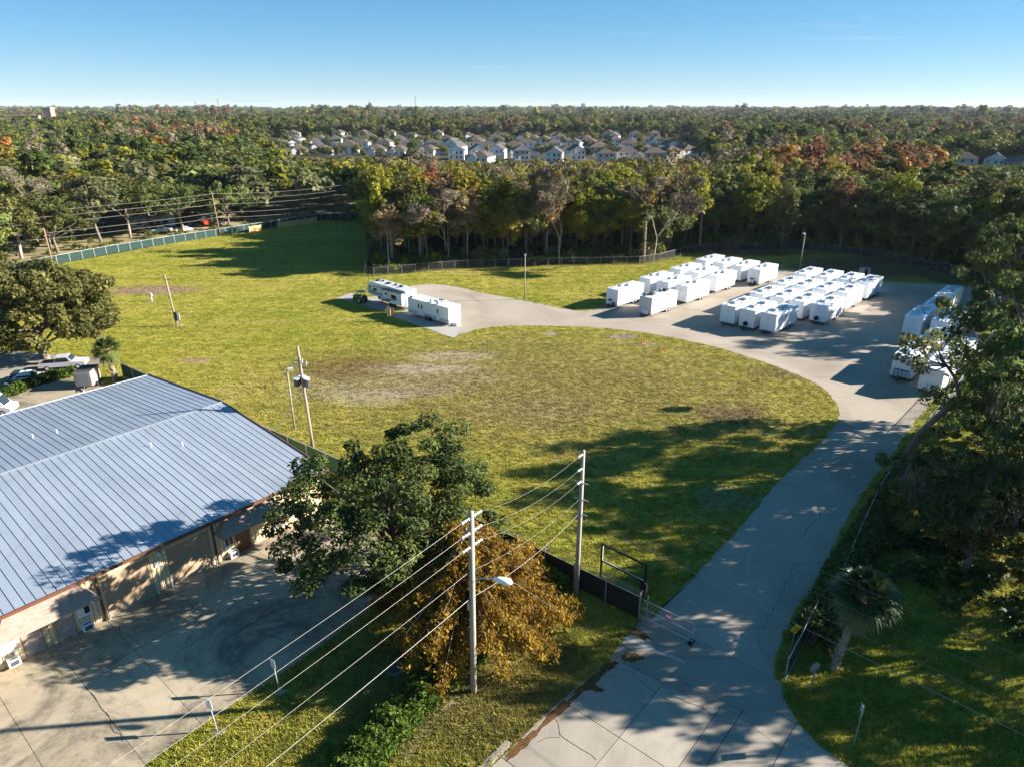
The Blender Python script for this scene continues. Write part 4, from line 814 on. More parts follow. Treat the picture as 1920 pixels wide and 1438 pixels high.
MB().prof([(.1,1.75),(4.9,1.55),(4.9,1.75),(1.5,2.15),(.2,2.1)], -.014, -.001).build('side_stripe', MAT['grey'], t); MB().prof([(.2,2.9),(4.9,3.1),(4.9,3.22),(.2,3.02)], -.014, -.001).build('side_stripe', MAT['dgrey'], t)
MB().mm(1.5,2.6,-.022,-.001,2.2,2.75).build('window', MAT['glass'], t); MB().mm(.35,.85,-.022,-.001,2.3,3.0).build('window', MAT['glass'], t); MB().mm(3.1,3.6,-.022,-.001,.9,1.45).build('hatch', MAT['dgrey'], t)
for xx, yy, s_ in ((1.6,1.2,.4),(2.6,1.6,.22),(4.6,1.3,.42),(6.4,1.5,.24),(8.0,1.4,.32)): MB().box((xx,yy,3.78 if xx > 4 else 3.86),(s_*1.6,s_*1.5,.36)).build('roof_air_conditioner' if s_ > .35 else 'roof_vent', MAT['black'], t)
for xx in (6.4,7.4): wheel(t, xx, .1, .38, .26)
for xx in (3.3,3.7): MB().cyl((xx,.4,0),(xx,.4,.9),.06,6).build('landing_leg', MAT['black'], t)
m = MB(); m.mm(L,L+.012,.2,2.4,1.0,3.3); m.build('rear_panel', MAT['white'], t); MB().mm(L,L+.03,.02,.1,.8,3.4).build('corner_trim', MAT['grey'], t); MB().mm(L,L+.12,.3,2.3,.5,.65).build('bumper', MAT['black'], t)
# tractor
tp = G(675,568); t = thing('tractor', 'small green tractor with dark canopy parked by the camper', 'tractor', (*tp, .04), math.atan2(rb[1]-ra[1], rb[0]-ra[0]))
MB().prof([(-1.5,.55),(-1.55,1.15),(-1.3,1.35),(-.1,1.45),(.1,.7),(.1,.5)], -.38, .38).build('hood', MAT['green'], t); MB().mm(.1,1.1,-.5,.5,.55,.9).build('deck', MAT['green'], t)
for s_ in (-1,1):
    wheel(t, .75, s_*.65, .62, .34, 'yellow', 'rear_wheel'); wheel(t, -1.1, s_*.6, .4, .24, 'yellow', 'front_wheel'); MB().prof([(.1,1.0),(.3,1.35),(1.1,1.35),(1.4,1.0),(1.3,1.0),(1.0,1.25),(.4,1.25),(.2,1.0)], s_*.65-.2, s_*.65+.2).build('fender', MAT['green'], t)
m = MB()
for xx in (.2,1.1):
    for yy in (-.45,.45): m.cyl((xx,yy,.9),(xx,yy,2.15),.035,6)
m.build('canopy_post', MAT['black'], t); MB().mm(0,1.3,-.62,.62,2.15,2.24).build('canopy', MAT['grey'], t); MB().prof([(.6,.95),(1.0,.95),(1.1,1.5),(1.0,1.5),(.92,1.08),(.6,1.08)], -.22, .22).build('seat', MAT['black'], t); MB().tube([(.1,0,1.3),(.4,0,1.45)], .03, 5).build('steering_column', MAT['black'], t); MB().cyl((.4,0,1.45),(.43,0,1.47),.18,10).build('steering_wheel', MAT['black'], t); MB().cyl((-.9,.2,1.4),(-.9,.2,2.0),.03,6).build('exhaust', MAT['black'], t)
t = thing('utility_board', 'tan plywood utility board on posts at the pad edge', 'utility board', (*G(728,602), 0), R(-10))
for xx in (0,.45,1.0): MB().mm(xx-.05,xx+.05,-.05,.05,-.05,2.1).build('post', MAT['tanw'], t)
MB().mm(-.1,.5,-.08,-.051,1.0,2.5).build('board', MAT['cedar'], t); MB().mm(.6,1.15,-.08,-.051,1.1,2.3).build('board', MAT['tanw'], t); MB().mm(-.4,-.12,-.1,.1,1.5,2.0).build('meter', MAT['lgrey'], t)
t = thing('air_handler', 'grey metal plant box behind the right trailer block', 'plant box', (*G(1620,517), 0), R(20)); MB().mm(-.9,.9,-.7,.7,0,1.7).build('cabinet', MAT['grey'], t); MB().mm(-.7,.0,-.72,-.701,.3,1.5).build('louvre', MAT['black'], t); MB().mm(.1,.8,-.72,-.701,.3,1.5).build('door', MAT['lgrey'], t)

# ------------------------------------------------------------------ cars and van at left
def car(label, xy, ang, paint, kind='sedan', name='parked_car', group='cars in the left car park'):
    t = thing(name, label, 'car' if kind != 'van' else 'van', (*xy, .012), ang, group)
    if kind == 'sedan':
        L, pb_, cb = 4.6, [(0,.35),(.02,.72),(.9,.85),(3.7,.88),(4.55,.8),(4.6,.4)], [(1.15,.86),(1.95,1.4),(3.1,1.42),(3.95,.88)]
    elif kind == 'pickup':
        L, pb_, cb = 5.8, [(0,.45),(.02,.95),(1.4,1.08),(5.75,1.05),(5.8,.5)], [(1.5,1.07),(2.1,1.78),(3.6,1.8),(3.85,1.06)]
    else:
        L, pb_, cb = 5.6, [(0,.4),(.0,.9),(.7,1.1),(5.55,1.1),(5.6,.45)], [(.6,1.09),(1.3,2.2),(1.7,2.45),(5.3,2.45),(5.58,2.2),(5.59,1.09)]
    W_ = .92 if kind == 'sedan' else 1.0
    MB().prof(pb_, -W_, W_).build('body', MAT[paint], t)
    m = MB(); n = len(cb); a = [(p[0], -W_+.06+(p[1]-.85)*.14, p[1]) for p in cb]; b = [(p[0], -q[1], p[1]) for p, q in zip(cb, a)]
    m.add(a+b, [tuple(range(n)), tuple(range(2*n-1,n-1,-1))] + [(i,i+n,(i+1)%n+n,(i+1)%n) for i in range(n)]); m.build('cabin', MAT[paint], t)
    g_ = MB(); (x0,z0),(x1,z1) = cb[0], cb[1]; wy = W_-.2
    g_.add([(x0+.1,-wy,z0+.06),(x0+.1,wy,z0+.06),(x1-.06,wy-.05,z1-.05),(x1-.06,-wy+.05,z1-.05)], [(0,1,2,3)]); 
    for v in range(4): x_, y_, z_ = g_.v[v]; g_.v[v] = (x_-.045, y_, z_+.03)
    g_.build('windscreen', MAT['glass'], t)
    for s_ in (-1,1):
        gl = MB(); x2 = cb[-2][0]; yo = s_*(W_-.055); zt = cb[1][1]-.1
        gl.add([(x0+.35,yo,z0+.08),(cb[-1][0]-.25,yo,z0+.08),(x2-.1,s_*(W_-.13),min(zt,2.0)),(x1+.08,s_*(W_-.13),min(zt,2.0))], [(0,1,2,3)] if s_ < 0 else [(3,2,1,0)]); gl.build('side_window', MAT['glass'], t)
        for xx in (.95, L-1.05): wheel(t, xx, s_*(W_-.1), .35, .24, 'silver')
        MB().mm(-.03,.05,s_*.6-.2,s_*.6+.2,.62,.76).build('headlight', MAT['porc'], t); MB().mm(L-.04,L+.03,s_*.7-.14,s_*.7+.14,.62,.8).build('tail_light', MAT['red'], t)
    if kind == 'pickup': MB().mm(4.0,5.65,-.8,.8,1.055,1.07).build('bed', MAT['dgrey'], t)
    return t
car('white pickup truck half under the round oak at left', G(165,686), R(195), 'silver', 'pickup')
car('white car parked behind the leafy hedge at left', G(92,712), R(200), 'white', 'sedan')
car('dark teal car at the left edge behind the hedge', G(24,728), R(100), 'teal', 'sedan')
car('white van cut off by the left edge above the roof', G(30,772), R(190), 'white', 'van', 'delivery_van', None)
t = thing('cargo_trailer', 'small brown grey enclosed cargo trailer beside the palm', 'trailer', (*G(168,722), .012), R(10)); MB().prof([(-1.0,.4),(-1.0,2.3),(1.0,2.3),(1.0,.4)], -1.5, 1.5).build('body', MAT['sdoor'], t)
MB().mm(-.75,.75,-1.52,-1.501,.5,2.1).build('ramp_door', MAT['grey'], t); MB().mm(-.98,.98,-1.45,1.45,2.301,2.33).build('roof', MAT['dgrey'], t)
for s_ in (-1,1): wheel(t, 0, s_*.0+s_*.0, .3, .2) if False else MB().cyl((s_*1.02,-.35,.3),(s_*1.2,-.35,.3),.3,12).build('wheel', MAT['tyre'], t)
MB().tube([(.0,-1.5,.4),(.3,-2.4,.4)], .05, 5).build('tongue', MAT['steel'], t)
tag(MB().box((0,0,.09),(2.6,.2,.16)).build('parking_stop', MAT['conc'], None, (*G(150,729),0.0), R(-40)), 'pale concrete parking stop beside the cargo trailer', 'parking stop')

# ------------------------------------------------------------------ vegetation meshes
def leaf_quads(rs, P, size, up=.3, aspect=.62, droop=0.0, out=None):
    """diamond leaves at points P (n,3)"""
    n = len(P); nm = rs.normal(size=(n,3)); nm[:,2] = np.abs(nm[:,2])+up
    if out is not None: nm += out
    nm /= np.linalg.norm(nm, axis=1)[:,None]+1e-9
    t = rs.normal(size=(n,3)); t[:,2] -= droop; t -= nm*np.sum(t*nm, axis=1)[:,None]; t /= np.linalg.norm(t, axis=1)[:,None]+1e-9
    b = np.cross(nm, t); s = (size*np.clip(np.exp(rs.normal(0,.38,n)),.4,2.0))[:,None]
    V = np.empty((n,4,3)); V[:,0] = P-t*s; V[:,1] = P+b*s*aspect; V[:,2] = P+t*s; V[:,3] = P-b*s*aspect
    return V.reshape(-1,3), np.arange(4*n).reshape(n,4)
def cloud(rs, C, rad, per, flat=.75):
    """points clustered round clump centres"""
    k = len(C); idx = np.repeat(np.arange(k), per); d = rs.normal(size=(len(idx),3)); d /= np.linalg.norm(d, axis=1)[:,None]
    r_ = rs.uniform(.25,1,len(idx))**.5; P = d*(r_*rad[idx])[:,None]; P[:,2] *= flat
    return C[idx]+P, idx, d
def crown_centres(rs, n, cr, zc, rz, lobes=.3, low=-.75, inner=.45):
    out = []
    ph = rs.uniform(0, 6.28, 6)
    while len(out) < n:
        d = rs.normal(size=3); d /= np.linalg.norm(d)
        if d[2] < low: continue
        a = math.atan2(d[1], d[0]); k = 1+lobes*(math.sin(2*a+ph[0])*.5+math.sin(3*a+ph[1])*.4+math.sin(5*d[2]+ph[2])*.4)
        r_ = k*rs.uniform(inner,1)**.55
        out.append((d[0]*cr*r_, d[1]*cr*r_, zc+d[2]*rz*r_))
    return np.array(out)
def tree_meshes(name, seed, h, cr, base, ncl, clr, per, leaf, trunk_r, leafmat, barkmat, limbs=9, lobes=.3, up=.35, flat=.75, lean=(0,0), inner=.45, nside=6, low=-.75, nout=1.3):
    rs = np.random.RandomState(seed)
    zc = h*(base+1)/2; rz = h*(1-base)/2*.92
    C = crown_centres(rs, ncl, cr-clr*.5, zc, rz, lobes, low, inner); C[:,0] += lean[0]; C[:,1] += lean[1]
    rad = clr*rs.uniform(.6,1.3,ncl)
    P, idx, d = cloud(rs, C, rad, per, flat)
    V, F = leaf_quads(rs, P, leaf, up, out=d*nout)
    tint = np.clip(.5+.22*rs.normal(size=ncl)[idx]+.13*rs.normal(size=len(idx)), 0, 1)
    crown = fast_mesh(name+'_crown', V, F, LEAF[leafmat], np.repeat(tint,4))
    m = MB(); top = (lean[0]*.8, lean[1]*.8, zc+rz*.25)
    bend = rs.uniform(-.25,.25,2)*cr*.3
    sp = [(0,0,-.3),(bend[0]*.5,bend[1]*.5,h*base*.5),(bend[0]+lean[0]*.4,bend[1]+lean[1]*.4,h*base),top]
    m.tube(sp, [trunk_r*1.25,trunk_r,trunk_r*.8,trunk_r*.25], nside+2)
    order = rs.permutation(ncl)[:limbs]
    for i in order:
        c_ = C[i]; f = rs.uniform(0,.75)**1.3; s0 = tuple(sp[2][j]+(sp[3][j]-sp[2][j])*f for j in range(3)); lr = trunk_r*(.42-.25*f)
        md = ((s0[0]+c_[0])*.5+rs.uniform(-.4,.4), (s0[1]+c_[1])*.5+rs.uniform(-.4,.4), (s0[2]+c_[2])*.5+abs(rs.normal())*.4)
        m.tube([s0, md, tuple(c_)], [lr,lr*.6,.025], nside)
    return m.mesh(name+'_trunk', MAT[barkmat], True), crown
def bare_meshes(name, seed, h, spread, trunk_r, barkmat='pbark', leafm_='grey', leaves=500, lsize=.28):
    """leafless tree: limbs that fork, and a haze of twigs"""
    rs = np.random.RandomState(seed); m = MB(); tips = []
    def grow(p, d, L, r_, lev):
        q = p+d*L; md = (p+q)/2+rs.normal(size=3)*L*.06
        m.tube([tuple(p), tuple(md), tuple(q)], [r_, r_*.85, r_*.65], 5 if lev < 2 else 3, False)
        if lev >= 4: tips.append(q); return
        for k in range(3 if lev < 1 else 2 + (rs.rand() < .5)):
            nd = d*.9+rs.normal(size=3)*spread; nd[2] += .18; nd /= np.linalg.norm(nd); grow(q, nd, L*rs.uniform(.6,.85), r_*.6, lev+1)
    grow(np.array([0,0,-.2]), np.array([rs.normal()*.06,rs.normal()*.06,1.0]), h*.34, trunk_r, 0)
    T = np.array(tips); idx = np.repeat(np.arange(len(T)), max(1, leaves//len(T)))
    d = rs.normal(size=(len(idx),3)); d[:,2] += .5; d /= np.linalg.norm(d, axis=1)[:,None]
    V, F = leaf_quads(rs, T[idx]+d*rs.uniform(.1,1.0,len(idx))[:,None], lsize*2.0, 0, .09, out=None)
    return m.mesh(name+'_trunk', MAT[barkmat], True), fast_mesh(name+'_crown', V, F, LEAF[leafm_], np.repeat(np.clip(rs.normal(.5,.25,len(idx)),0,1),4))
def palm_meshes(name, seed, h, trunk_r, nf, fl, lean=(0,0), skirt=8):
    rs = np.random.RandomState(seed); m = MB()
    pts = [(lean[0]*(k/6)**1.3, lean[1]*(k/6)**1.3, h*k/6) for k in range(7)]; m.tube(pts, [trunk_r*(1.25-.25*k/6) for k in range(7)], 10)
    for k in range(int(h*11)):       # old leaf boots crossing up the trunk
        f = (k+.5)/(h*11); a = k*2.4; i = min(5, int(f*6)); q = f*6-i
        c_ = [pts[i][j]+(pts[i+1][j]-pts[i][j])*q for j in range(3)]; r_ = trunk_r*(1.25-.25*f)
        o = (math.cos(a), math.sin(a)); m.tube([(c_[0]+o[0]*r_*.8,c_[1]+o[1]*r_*.8,c_[2]-.12),(c_[0]+o[0]*(r_+.10),c_[1]+o[1]*(r_+.10),c_[2]+.22)], [.085,.03], 4)
    Vs, Ts = [], []
    for k in range(nf):
        a = k*2.399963+rs.uniform(-.2,.2); el = 1.35-2.0*(k/nf)+rs.uniform(-.15,.15)
        if k > nf-skirt: el = -1.0+rs.uniform(-.25,.2)
        d0 = np.array([math.cos(a)*math.cos(el), math.sin(a)*math.cos(el), math.sin(el)]); side = np.array([-math.sin(a), math.cos(a), 0]); upv = np.cross(d0, side)*-1
        hub = np.array([lean[0],lean[1],h])+d0*fl*.45+np.array([0,0,-.06*fl]); base_ = np.array([lean[0],lean[1],h-.1])
        Vs += [base_-side*.03, base_+side*.03, hub+side*.02, hub-side*.02]; tn = rs.uniform(.1,.9) if k <= nf-skirt else .95; Ts += [tn]*4
        for j in range(19):
            b = (j-9)/9*1.75; dd = d0*math.cos(b)+side*math.sin(b); dd = dd/np.linalg.norm(dd); Lb = fl*(.62-.12*abs(b))*rs.uniform(.85,1.1)
            per_ = np.cross(dd, upv); per_ /= np.linalg.norm(per_)+1e-9
            md = hub+dd*Lb*.6; tip = hub+dd*Lb+np.array([0,0,-.30*Lb*rs.uniform(.7,1.4)])
            Vs += [hub, md+per_*.055*fl*.6, tip, md-per_*.055*fl*.6]; Ts += [np.clip(tn+rs.uniform(-.2,.2),0,1)]*4
    V = np.array(Vs); return m.mesh(name+'_trunk', MAT['palmb'], False), fast_mesh(name+'_crown', V, np.arange(len(V)).reshape(-1,4), LEAF['palm'], np.array(Ts))
def plant(name, label, cat, meshes, loc, rz=0, sc_=1.0, group=None, mat=None, tmat=None, sz=None):
    t = thing(name, label, cat, (loc[0],loc[1],0), rz, group); t.scale = (sc_, sc_, sz or sc_)
    a = link('trunk', meshes[0], t); b = link('crown', meshes[1], t)
    if mat: b.material_slots[0].link = 'OBJECT'; b.material_slots[0].material = LEAF[mat]
    if tmat: a.material_slots[0].link = 'OBJECT'; a.material_slots[0].material = MAT[tmat]
    return t

# ---- big trees near the camera
oak_c = tree_meshes('big_oak', 11, 12.6, 9.0, .14, 200, 1.05, 240, .12, .42, 'oakd', 'dbark', 26, .2, .35, .62, inner=.35, low=-.95, nout=.9)
plant('oak_tree', 'large dark green oak beside the metal building', 'tree', oak_c, (-8.8,43.2), .4, .97)
def cypress_meshes(seed, h, cr):
    rs = np.random.RandomState(seed); m = MB(); m.tube([(0,0,-.2),(.1,0,h*.5),(0,.1,h)], [.24,.15,.03], 7); P, tn, O = [], [], []
    for k in range(170):
        f = rs.uniform(.22,1)**.9; z = h*f; a = k*2.4+rs.uniform(-.4,.4); L = cr*(1-(f*.96)**2.0)*rs.uniform(.65,1.12)+.35; rise = rs.uniform(.0,.22)*L
        e = np.array([math.cos(a)*L, math.sin(a)*L, z+rise*.2-.12*L]); s0 = np.array([0,0,z]); md = (s0+e)/2+np.array([0,0,rise])
        m.tube([tuple(s0),tuple(md),tuple(e)], [.05,.03,.01], 4, False); ct = rs.normal(.5,.2)
        for j in range(int(10+L*11)):
            q = rs.uniform(.22,1.05); p = s0*(1-q)**2+2*q*(1-q)*md+q*q*e; p = p+rs.normal(size=3)*np.array([.28,.28,.10])*(.5+.6*q)
            for _ in range(11): P.append(p+rs.normal(size=3)*.13+np.array([0,0,-rs.uniform(0,.45)])); tn.append(np.clip(ct+rs.normal()*.22,0,1))
    P = np.array(P); V, F = leaf_quads(rs, P, .115, .0, .38, 1.6)
    return m.mesh('cypress_trunk', MAT['pbark'], True), fast_mesh('cypress_crown', V, F, LEAF['cyp'], np.repeat(np.array(tn),4))
cyp = cypress_meshes(5, 8.2, 7.0)
plant('cypress_tree', 'feathery orange bald cypress behind the street lamp pole', 'tree', cyp, (-3.0,38.0), .3)
pr_ = palm_meshes('near_palm', 3, 5.3, .20, 52, 2.35, (1.5,.9), 12)
plant('palm_tree', 'leaning cabbage palm in the grass right of the drive', 'palm', pr_, G(1562,1256))
pl_ = palm_meshes('left_palm', 8, 4.6, .27, 34, 2.2, (-.3,.1), 6)
plant('palm_tree', 'short stout palm behind the metal building at left', 'palm', pl_, (-52.8,84.4))
oak_r1 = tree_meshes('right_oak', 21, 13.5, 7.8, .18, 105, .98, 140, .15, .38, 'oak', 'bark', 26, .35, .3, .62, inner=.3, low=-.9)
oak_r2 = tree_meshes('right_oak_b', 22, 12.0, 7.4, .14, 92, .98, 140, .15, .36, 'oakd', 'bark', 24, .4, .3, .62, inner=.3, low=-.95)
def beard_mesh(seed, cr, h, n):
    rs = np.random.RandomState(seed); C = crown_centres(rs, n, cr*.9, h*.55, h*.33, .3, -.6, .5); idx = np.repeat(np.arange(n), 10); P = C[idx]+rs.normal(size=(len(idx),3))*np.array([.25,.25,.5])
    V, F = leaf_quads(rs, P, .42, -.9, .10, 6.0); return fast_mesh('hanging_moss', V, F, LEAF['beard'], np.repeat(rs.uniform(0,1,len(idx)),4))
bm1 = beard_mesh(4, 6.6, 13, 130)
right_oaks = [((45.2,52.2),1,1.05,1.2,'moss hung oak beside the drive just right of the leaning trunk'),((35.4,44.2),2,.78,.85,'lower oak overhanging the palm at the right'),((51.5,62.0),1,1.12,1.5,'tallest moss hung oak, crown over the right edge trailers'),((45,44.5),2,1.1,1.5,'broad oak at the right edge behind the palm grass'),
    ((57.0,67.5),2,1.5,1.85,'tall oak cut by the right edge above the trailers'),
    ((41.5,37.0),2,1.0,1.42,'oak just outside the right edge of the lawn'),((43.5,30.0),1,.92,1.0,'oak outside the lower right corner'),((36.0,50.6),2,.60,.66,'low bushy oak at the drive fence left of the moss hung oak'),((39.6,47.4),1,.72,.7,'low bushy oak between palm and leaning trunk'),((80.5,107.5),1,1.15,1.5,'tall bright oak behind the trailers, highest at the right edge'),((87,101),2,1.3,1.55,'oak just outside the right edge behind the trailers'),((49,14),1,1.0,1.0,'oak nearest the camera outside the lower right corner'),((90,113),2,1.3,1.35,'shaded oak closing the right end of the trailer lot')]
for i, (p, k, s_, sz_, lb) in enumerate(right_oaks):
    o = plant('oak_tree', lb, 'tree', oak_r1 if k == 1 else oak_r2, p, i*1.3, s_, 'oaks along the right side', sz=sz_)
    if sz_ < 1.25: link('hanging_moss', bm1, o)
# leaning, thinly leaved tree by the drive
rs = np.random.RandomState(77); m = MB()
m.tube([(0,0,-.2),(.35,-.2,2.4),(.9,-.6,5.0),(2.1,-1.3,7.6),(3.1,-1.7,9.2),(2.5,-1.2,11.0),(1.2,-.8,12.6),(.6,-.4,13.8)], [.40,.34,.30,.27,.22,.16,.10,.05], 9)
ends = [(-.6,-1.2,14.0),(.2,.6,14.3),(-1.9,-.6,13.2),(1.6,-2.4,13.0),(5.4,-1.5,10.6),(4.6,-2.8,11.3),(.3,-2.6,9.6),(3.6,.3,12.4),(-1.2,.4,13.7),(2.6,-3.4,9.8),(-.9,-1.0,12.4),(5.0,-.4,12.2)]
for e in ends: m.tube([(2.4,-1.2,9.4+.25*rs.rand()*4) if e[2] < 12.3 else (1.6,-.9,12.0), ((e[0]+2.2)/2,(e[1]-1.1)/2,(e[2]+10.8)/2), e], [.10,.06,.02], 5)
for e in ((-.5,.3,2.3),(1.3,.5,3.1),(-.2,-1.2,1.8)): m.tube([(.2,-.1,1.2),e], [.09,.02], 5)
E_ = np.array(ends); C = np.concatenate([E_+rs.normal(size=E_.shape)*.5 for _ in range(3)]); P, idx, d = cloud(rs, C, np.full(len(C),.85), 75, .7); V, F = leaf_quads(rs, P, .14, .3)
plant('leaning_tree', 'thin leaning tree with bare trunk crossing the right edge trailers', 'tree', (m.mesh('leaning_trunk', MAT['bark'], True), fast_mesh('leaning_crown', V, F, LEAF['olive'], np.repeat(rs.uniform(0,1,len(P)),4))), G(1679,893))
oak_l = tree_meshes('left_oak', 31, 13.8, 9.0, .14, 180, 1.5, 260, .18, .45, 'olive', 'bark', 20, .22, .3, .65, inner=.3, low=-.95)
plant('oak_tree', 'round olive green oak over the cars at left', 'tree', oak_l, (-66.0,91.5), 0, 1.12)
plant('oak_tree', 'olive oak cut off by the left edge behind the car park', 'tree', oak_l, (-84,101), 2, .95)
# hedges
def hedge_mesh(name, pts, wd, h, n, leaf, mat, seed):
    rs = np.random.RandomState(seed); P = []
    seg = [(pts[i], pts[i+1], math.hypot(pts[i+1][0]-pts[i][0], pts[i+1][1]-pts[i][1])) for i in range(len(pts)-1)]; tot = sum(s_[2] for s_ in seg)
    for a, b, L in seg:
        k = int(n*L/tot); t = rs.uniform(0,1,k); ang = rs.uniform(0,math.pi,k); q = rs.uniform(.72,1.05,k); nx, ny = -(b[1]-a[1])/L, (b[0]-a[0])/L
        bulge = 1+.07*np.sin(t*L*1.9+seed)+.06*np.sin(t*L*5.3); off = np.cos(ang)*wd/2*q*bulge; z = (np.sin(ang)**.7)*h*q*bulge
        P.append(np.stack([a[0]+(b[0]-a[0])*t+nx*off, a[1]+(b[1]-a[1])*t+ny*off, np.maximum(z,.03)], 1))
    P = np.concatenate(P)+rs.normal(size=(sum(len(p) for p in P),3))*.07; V, F = leaf_quads(rs, P, leaf, .5)
    return fast_mesh(name, V, F, LEAF[mat], np.repeat(np.clip(rs.normal(.5,.28,len(P)),0,1),4))
def hedge(label, pts, wd, h, n, leaf, mat, seed, name='hedge'):
    t = thing(name, label, 'hedge'); link('foliage', hedge_mesh('hedge_foliage', pts, wd, h, n, leaf, mat, seed), t)
    m = MB()
    for a, b in zip(pts[:-1], pts[1:]): m.tube([(a[0],a[1],h*.3),((a[0]+b[0])/2,(a[1]+b[1])/2,h*.42),(b[0],b[1],h*.3)], [wd*.10,wd*.14,wd*.10], 6)
    m.build('stems', MAT['dbark'], t)
hedge('bright green ivy hedge running down from the street lamp pole', [G(838,1262),G(790,1310),G(735,1365),G(690,1420),(-9.3,25.5)], 2.4, 1.3, 26000, .085, 'ivy', 2)
hedge('small ivy clump behind the foot of the street lamp pole', [G(850,1240),G(905,1225)], 1.8, 1.1, 3500, .09, 'ivy', 5)
hedge('green shrubs along the inside of the black fence', [G(1015,1075),G(1060,1108)], 1.0, 1.2, 2200, .1, 'ivy', 9)
hedge('leafy hedge between the car park and the concrete side lot', [G(0,748),G(60,722),G(140,702)], 1.8, 1.1, 5000, .14, 'green', 3)
hedge('dense shrubs along the foot of the leaning palm and gate leaf', [(20.2,36.2),(22.4,39.2),(25.6,43.4),(29.2,47.6),(32.6,51.6),(36.4,56.2),(41.5,61.5)], 2.6, 1.9, 17000, .12, 'oakd', 6)
pv = [G(862,1300),G(800,1358),G(745,1425)]; mm_ = MB()
for a, b in zip(pv[:-1], pv[1:]): mm_.prism([(a[0]-.1,a[1]),(a[0]+.45,a[1]-.3),(b[0]+.45,b[1]-.3),(b[0]-.1,b[1])], -.05, .02)
tag(mm_.build('path', MAT['yard']), 'narrow bare sandy strip along the ivy hedge', None, None, 'structure')

# ------------------------------------------------------------------ the housing estate
def house_proto(kind, wallm, roofm):
    """origin in the middle of the footprint, front towards -y"""
    t = thing('house', '', 'house')
    if kind == 'hip2':
        w_, d_, h_, rh = 11, 13, 5.8, 3.0
        MB().mm(-w_/2,w_/2,-d_/2,d_/2,0,h_).build('wall', MAT[wallm], t)
        e = .5; r_ = MB().add([(-w_/2-e,-d_/2-e,h_),(w_/2+e,-d_/2-e,h_),(w_/2+e,d_/2+e,h_),(-w_/2-e,d_/2+e,h_),(0,-d_/2+w_/2-1,h_+rh),(0,d_/2-w_/2+1,h_+rh)], [(0,1,4),(1,2,5,4),(2,3,5),(3,0,4,5),(3,2,1,0)]).build('roof', MAT[roofm], t)
    elif kind == 'gable2':
        w_, d_, h_, rh = 10, 13, 5.8, 3.2
        MB().mm(-w_/2,w_/2,-d_/2,d_/2,0,h_).build('wall', MAT[wallm], t)
        e = .45; MB().add([(-w_/2-e,-d_/2-e,h_-.2),(w_/2+e,-d_/2-e,h_-.2),(0,-d_/2-e,h_+rh),(-w_/2-e,d_/2+e,h_-.2),(w_/2+e,d_/2+e,h_-.2),(0,d_/2+e,h_+rh)], [(0,2,5,3),(1,4,5,2),(0,3,4,1)]).build('roof', MAT[roofm], t)
        for s_ in (-1,1): MB().add([(-w_/2,s_*d_/2,h_),(w_/2,s_*d_/2,h_),(0,s_*d_/2,h_+rh-.25)], [(0,1,2)] if s_ < 0 else [(2,1,0)]).build('gable', MAT[wallm], t)
        m = MB().add([(-3.9,-d_/2-1.4,h_-2.2),(-.4,-d_/2-1.4,h_-2.2),(-2.15,-d_/2-1.4,h_-.6),(-3.9,-d_/2,h_-2.2),(-.4,-d_/2,h_-2.2),(-2.15,-d_/2,h_-.6)], [(0,2,5,3),(1,4,5,2),(0,1,2)]); m.build('porch_gable', MAT['hwhite'], t)
    else:
        w_, d_, h_, rh = 13, 15, 3.2, 3.4
        MB().mm(-w_/2,w_/2,-d_/2,d_/2,0,h_).build('wall', MAT[wallm], t)
        e = .5; MB().add([(-w_/2-e,-d_/2-e,h_),(w_/2+e,-d_/2-e,h_),(w_/2+e,d_/2+e,h_),(-w_/2-e,d_/2+e,h_),(-1,-.5,h_+rh),(1,1.5,h_+rh)], [(0,1,4),(1,2,5),(1,5,4),(2,3,5),(3,0,4),(3,4,5),(3,2,1,0)]).build('roof', MAT[roofm], t)
        m = MB().add([(-5.5,-d_/2-1.5,h_-.1),(0,-d_/2-1.5,h_-.1),(-2.75,-d_/2-1.5,h_+1.9),(-5.5,-1,h_-.1),(0,-1,h_-.1),(-2.75,-1,h_+1.9)], [(0,2,5,3),(1,4,5,2)]); m.build('front_roof', MAT[roofm], t)
        MB().add([(-5.2,-d_/2-1.3,0),(-.3,-d_/2-1.3,0),(-.3,-d_/2-1.3,h_-.1),(-2.75,-d_/2-1.3,h_+1.7),(-5.2,-d_/2-1.3,h_-.1),(-5.2,-d_/2,0),(-.3,-d_/2,0),(-.3,-d_/2,h_-.1),(-5.2,-d_/2,h_-.1)], [(0,1,2,3,4),(1,6,7,2),(5,0,4,8)]).build('front_wing', MAT['hwhite'], t)
    wm = MB().mm(-.55,.55,-.06,.0,-.75,.75).mesh('window', MAT['glass']); wf = MB().mm(-.68,.68,-.04,-.0,-.88,.88).mesh('frame', MAT['hwhite'])
    lev = ((1.6,),(1.6,4.4))[kind != 'one']
    for z in lev:
        for xx in (-w_*.3, 0.4, w_*.3):
            if kind == 'one' and xx < 0: continue
            o = link('window', wm, t, (xx,-d_/2-.012,z)); link('frame', wf, o)
        for yy in (-d_*.28, d_*.05, d_*.32):
            for s_ in (1,-1): o = link('window', wm, t, (s_*(w_/2+.012),yy,z), s_*math.pi/2); link('frame', wf, o)
    if kind != 'one': MB().mm(-w_*.42,-w_*.08,-d_/2-.05,-d_/2-.001,0.0,2.3).build('garage_door', MAT['hwhite'], t)
    return t
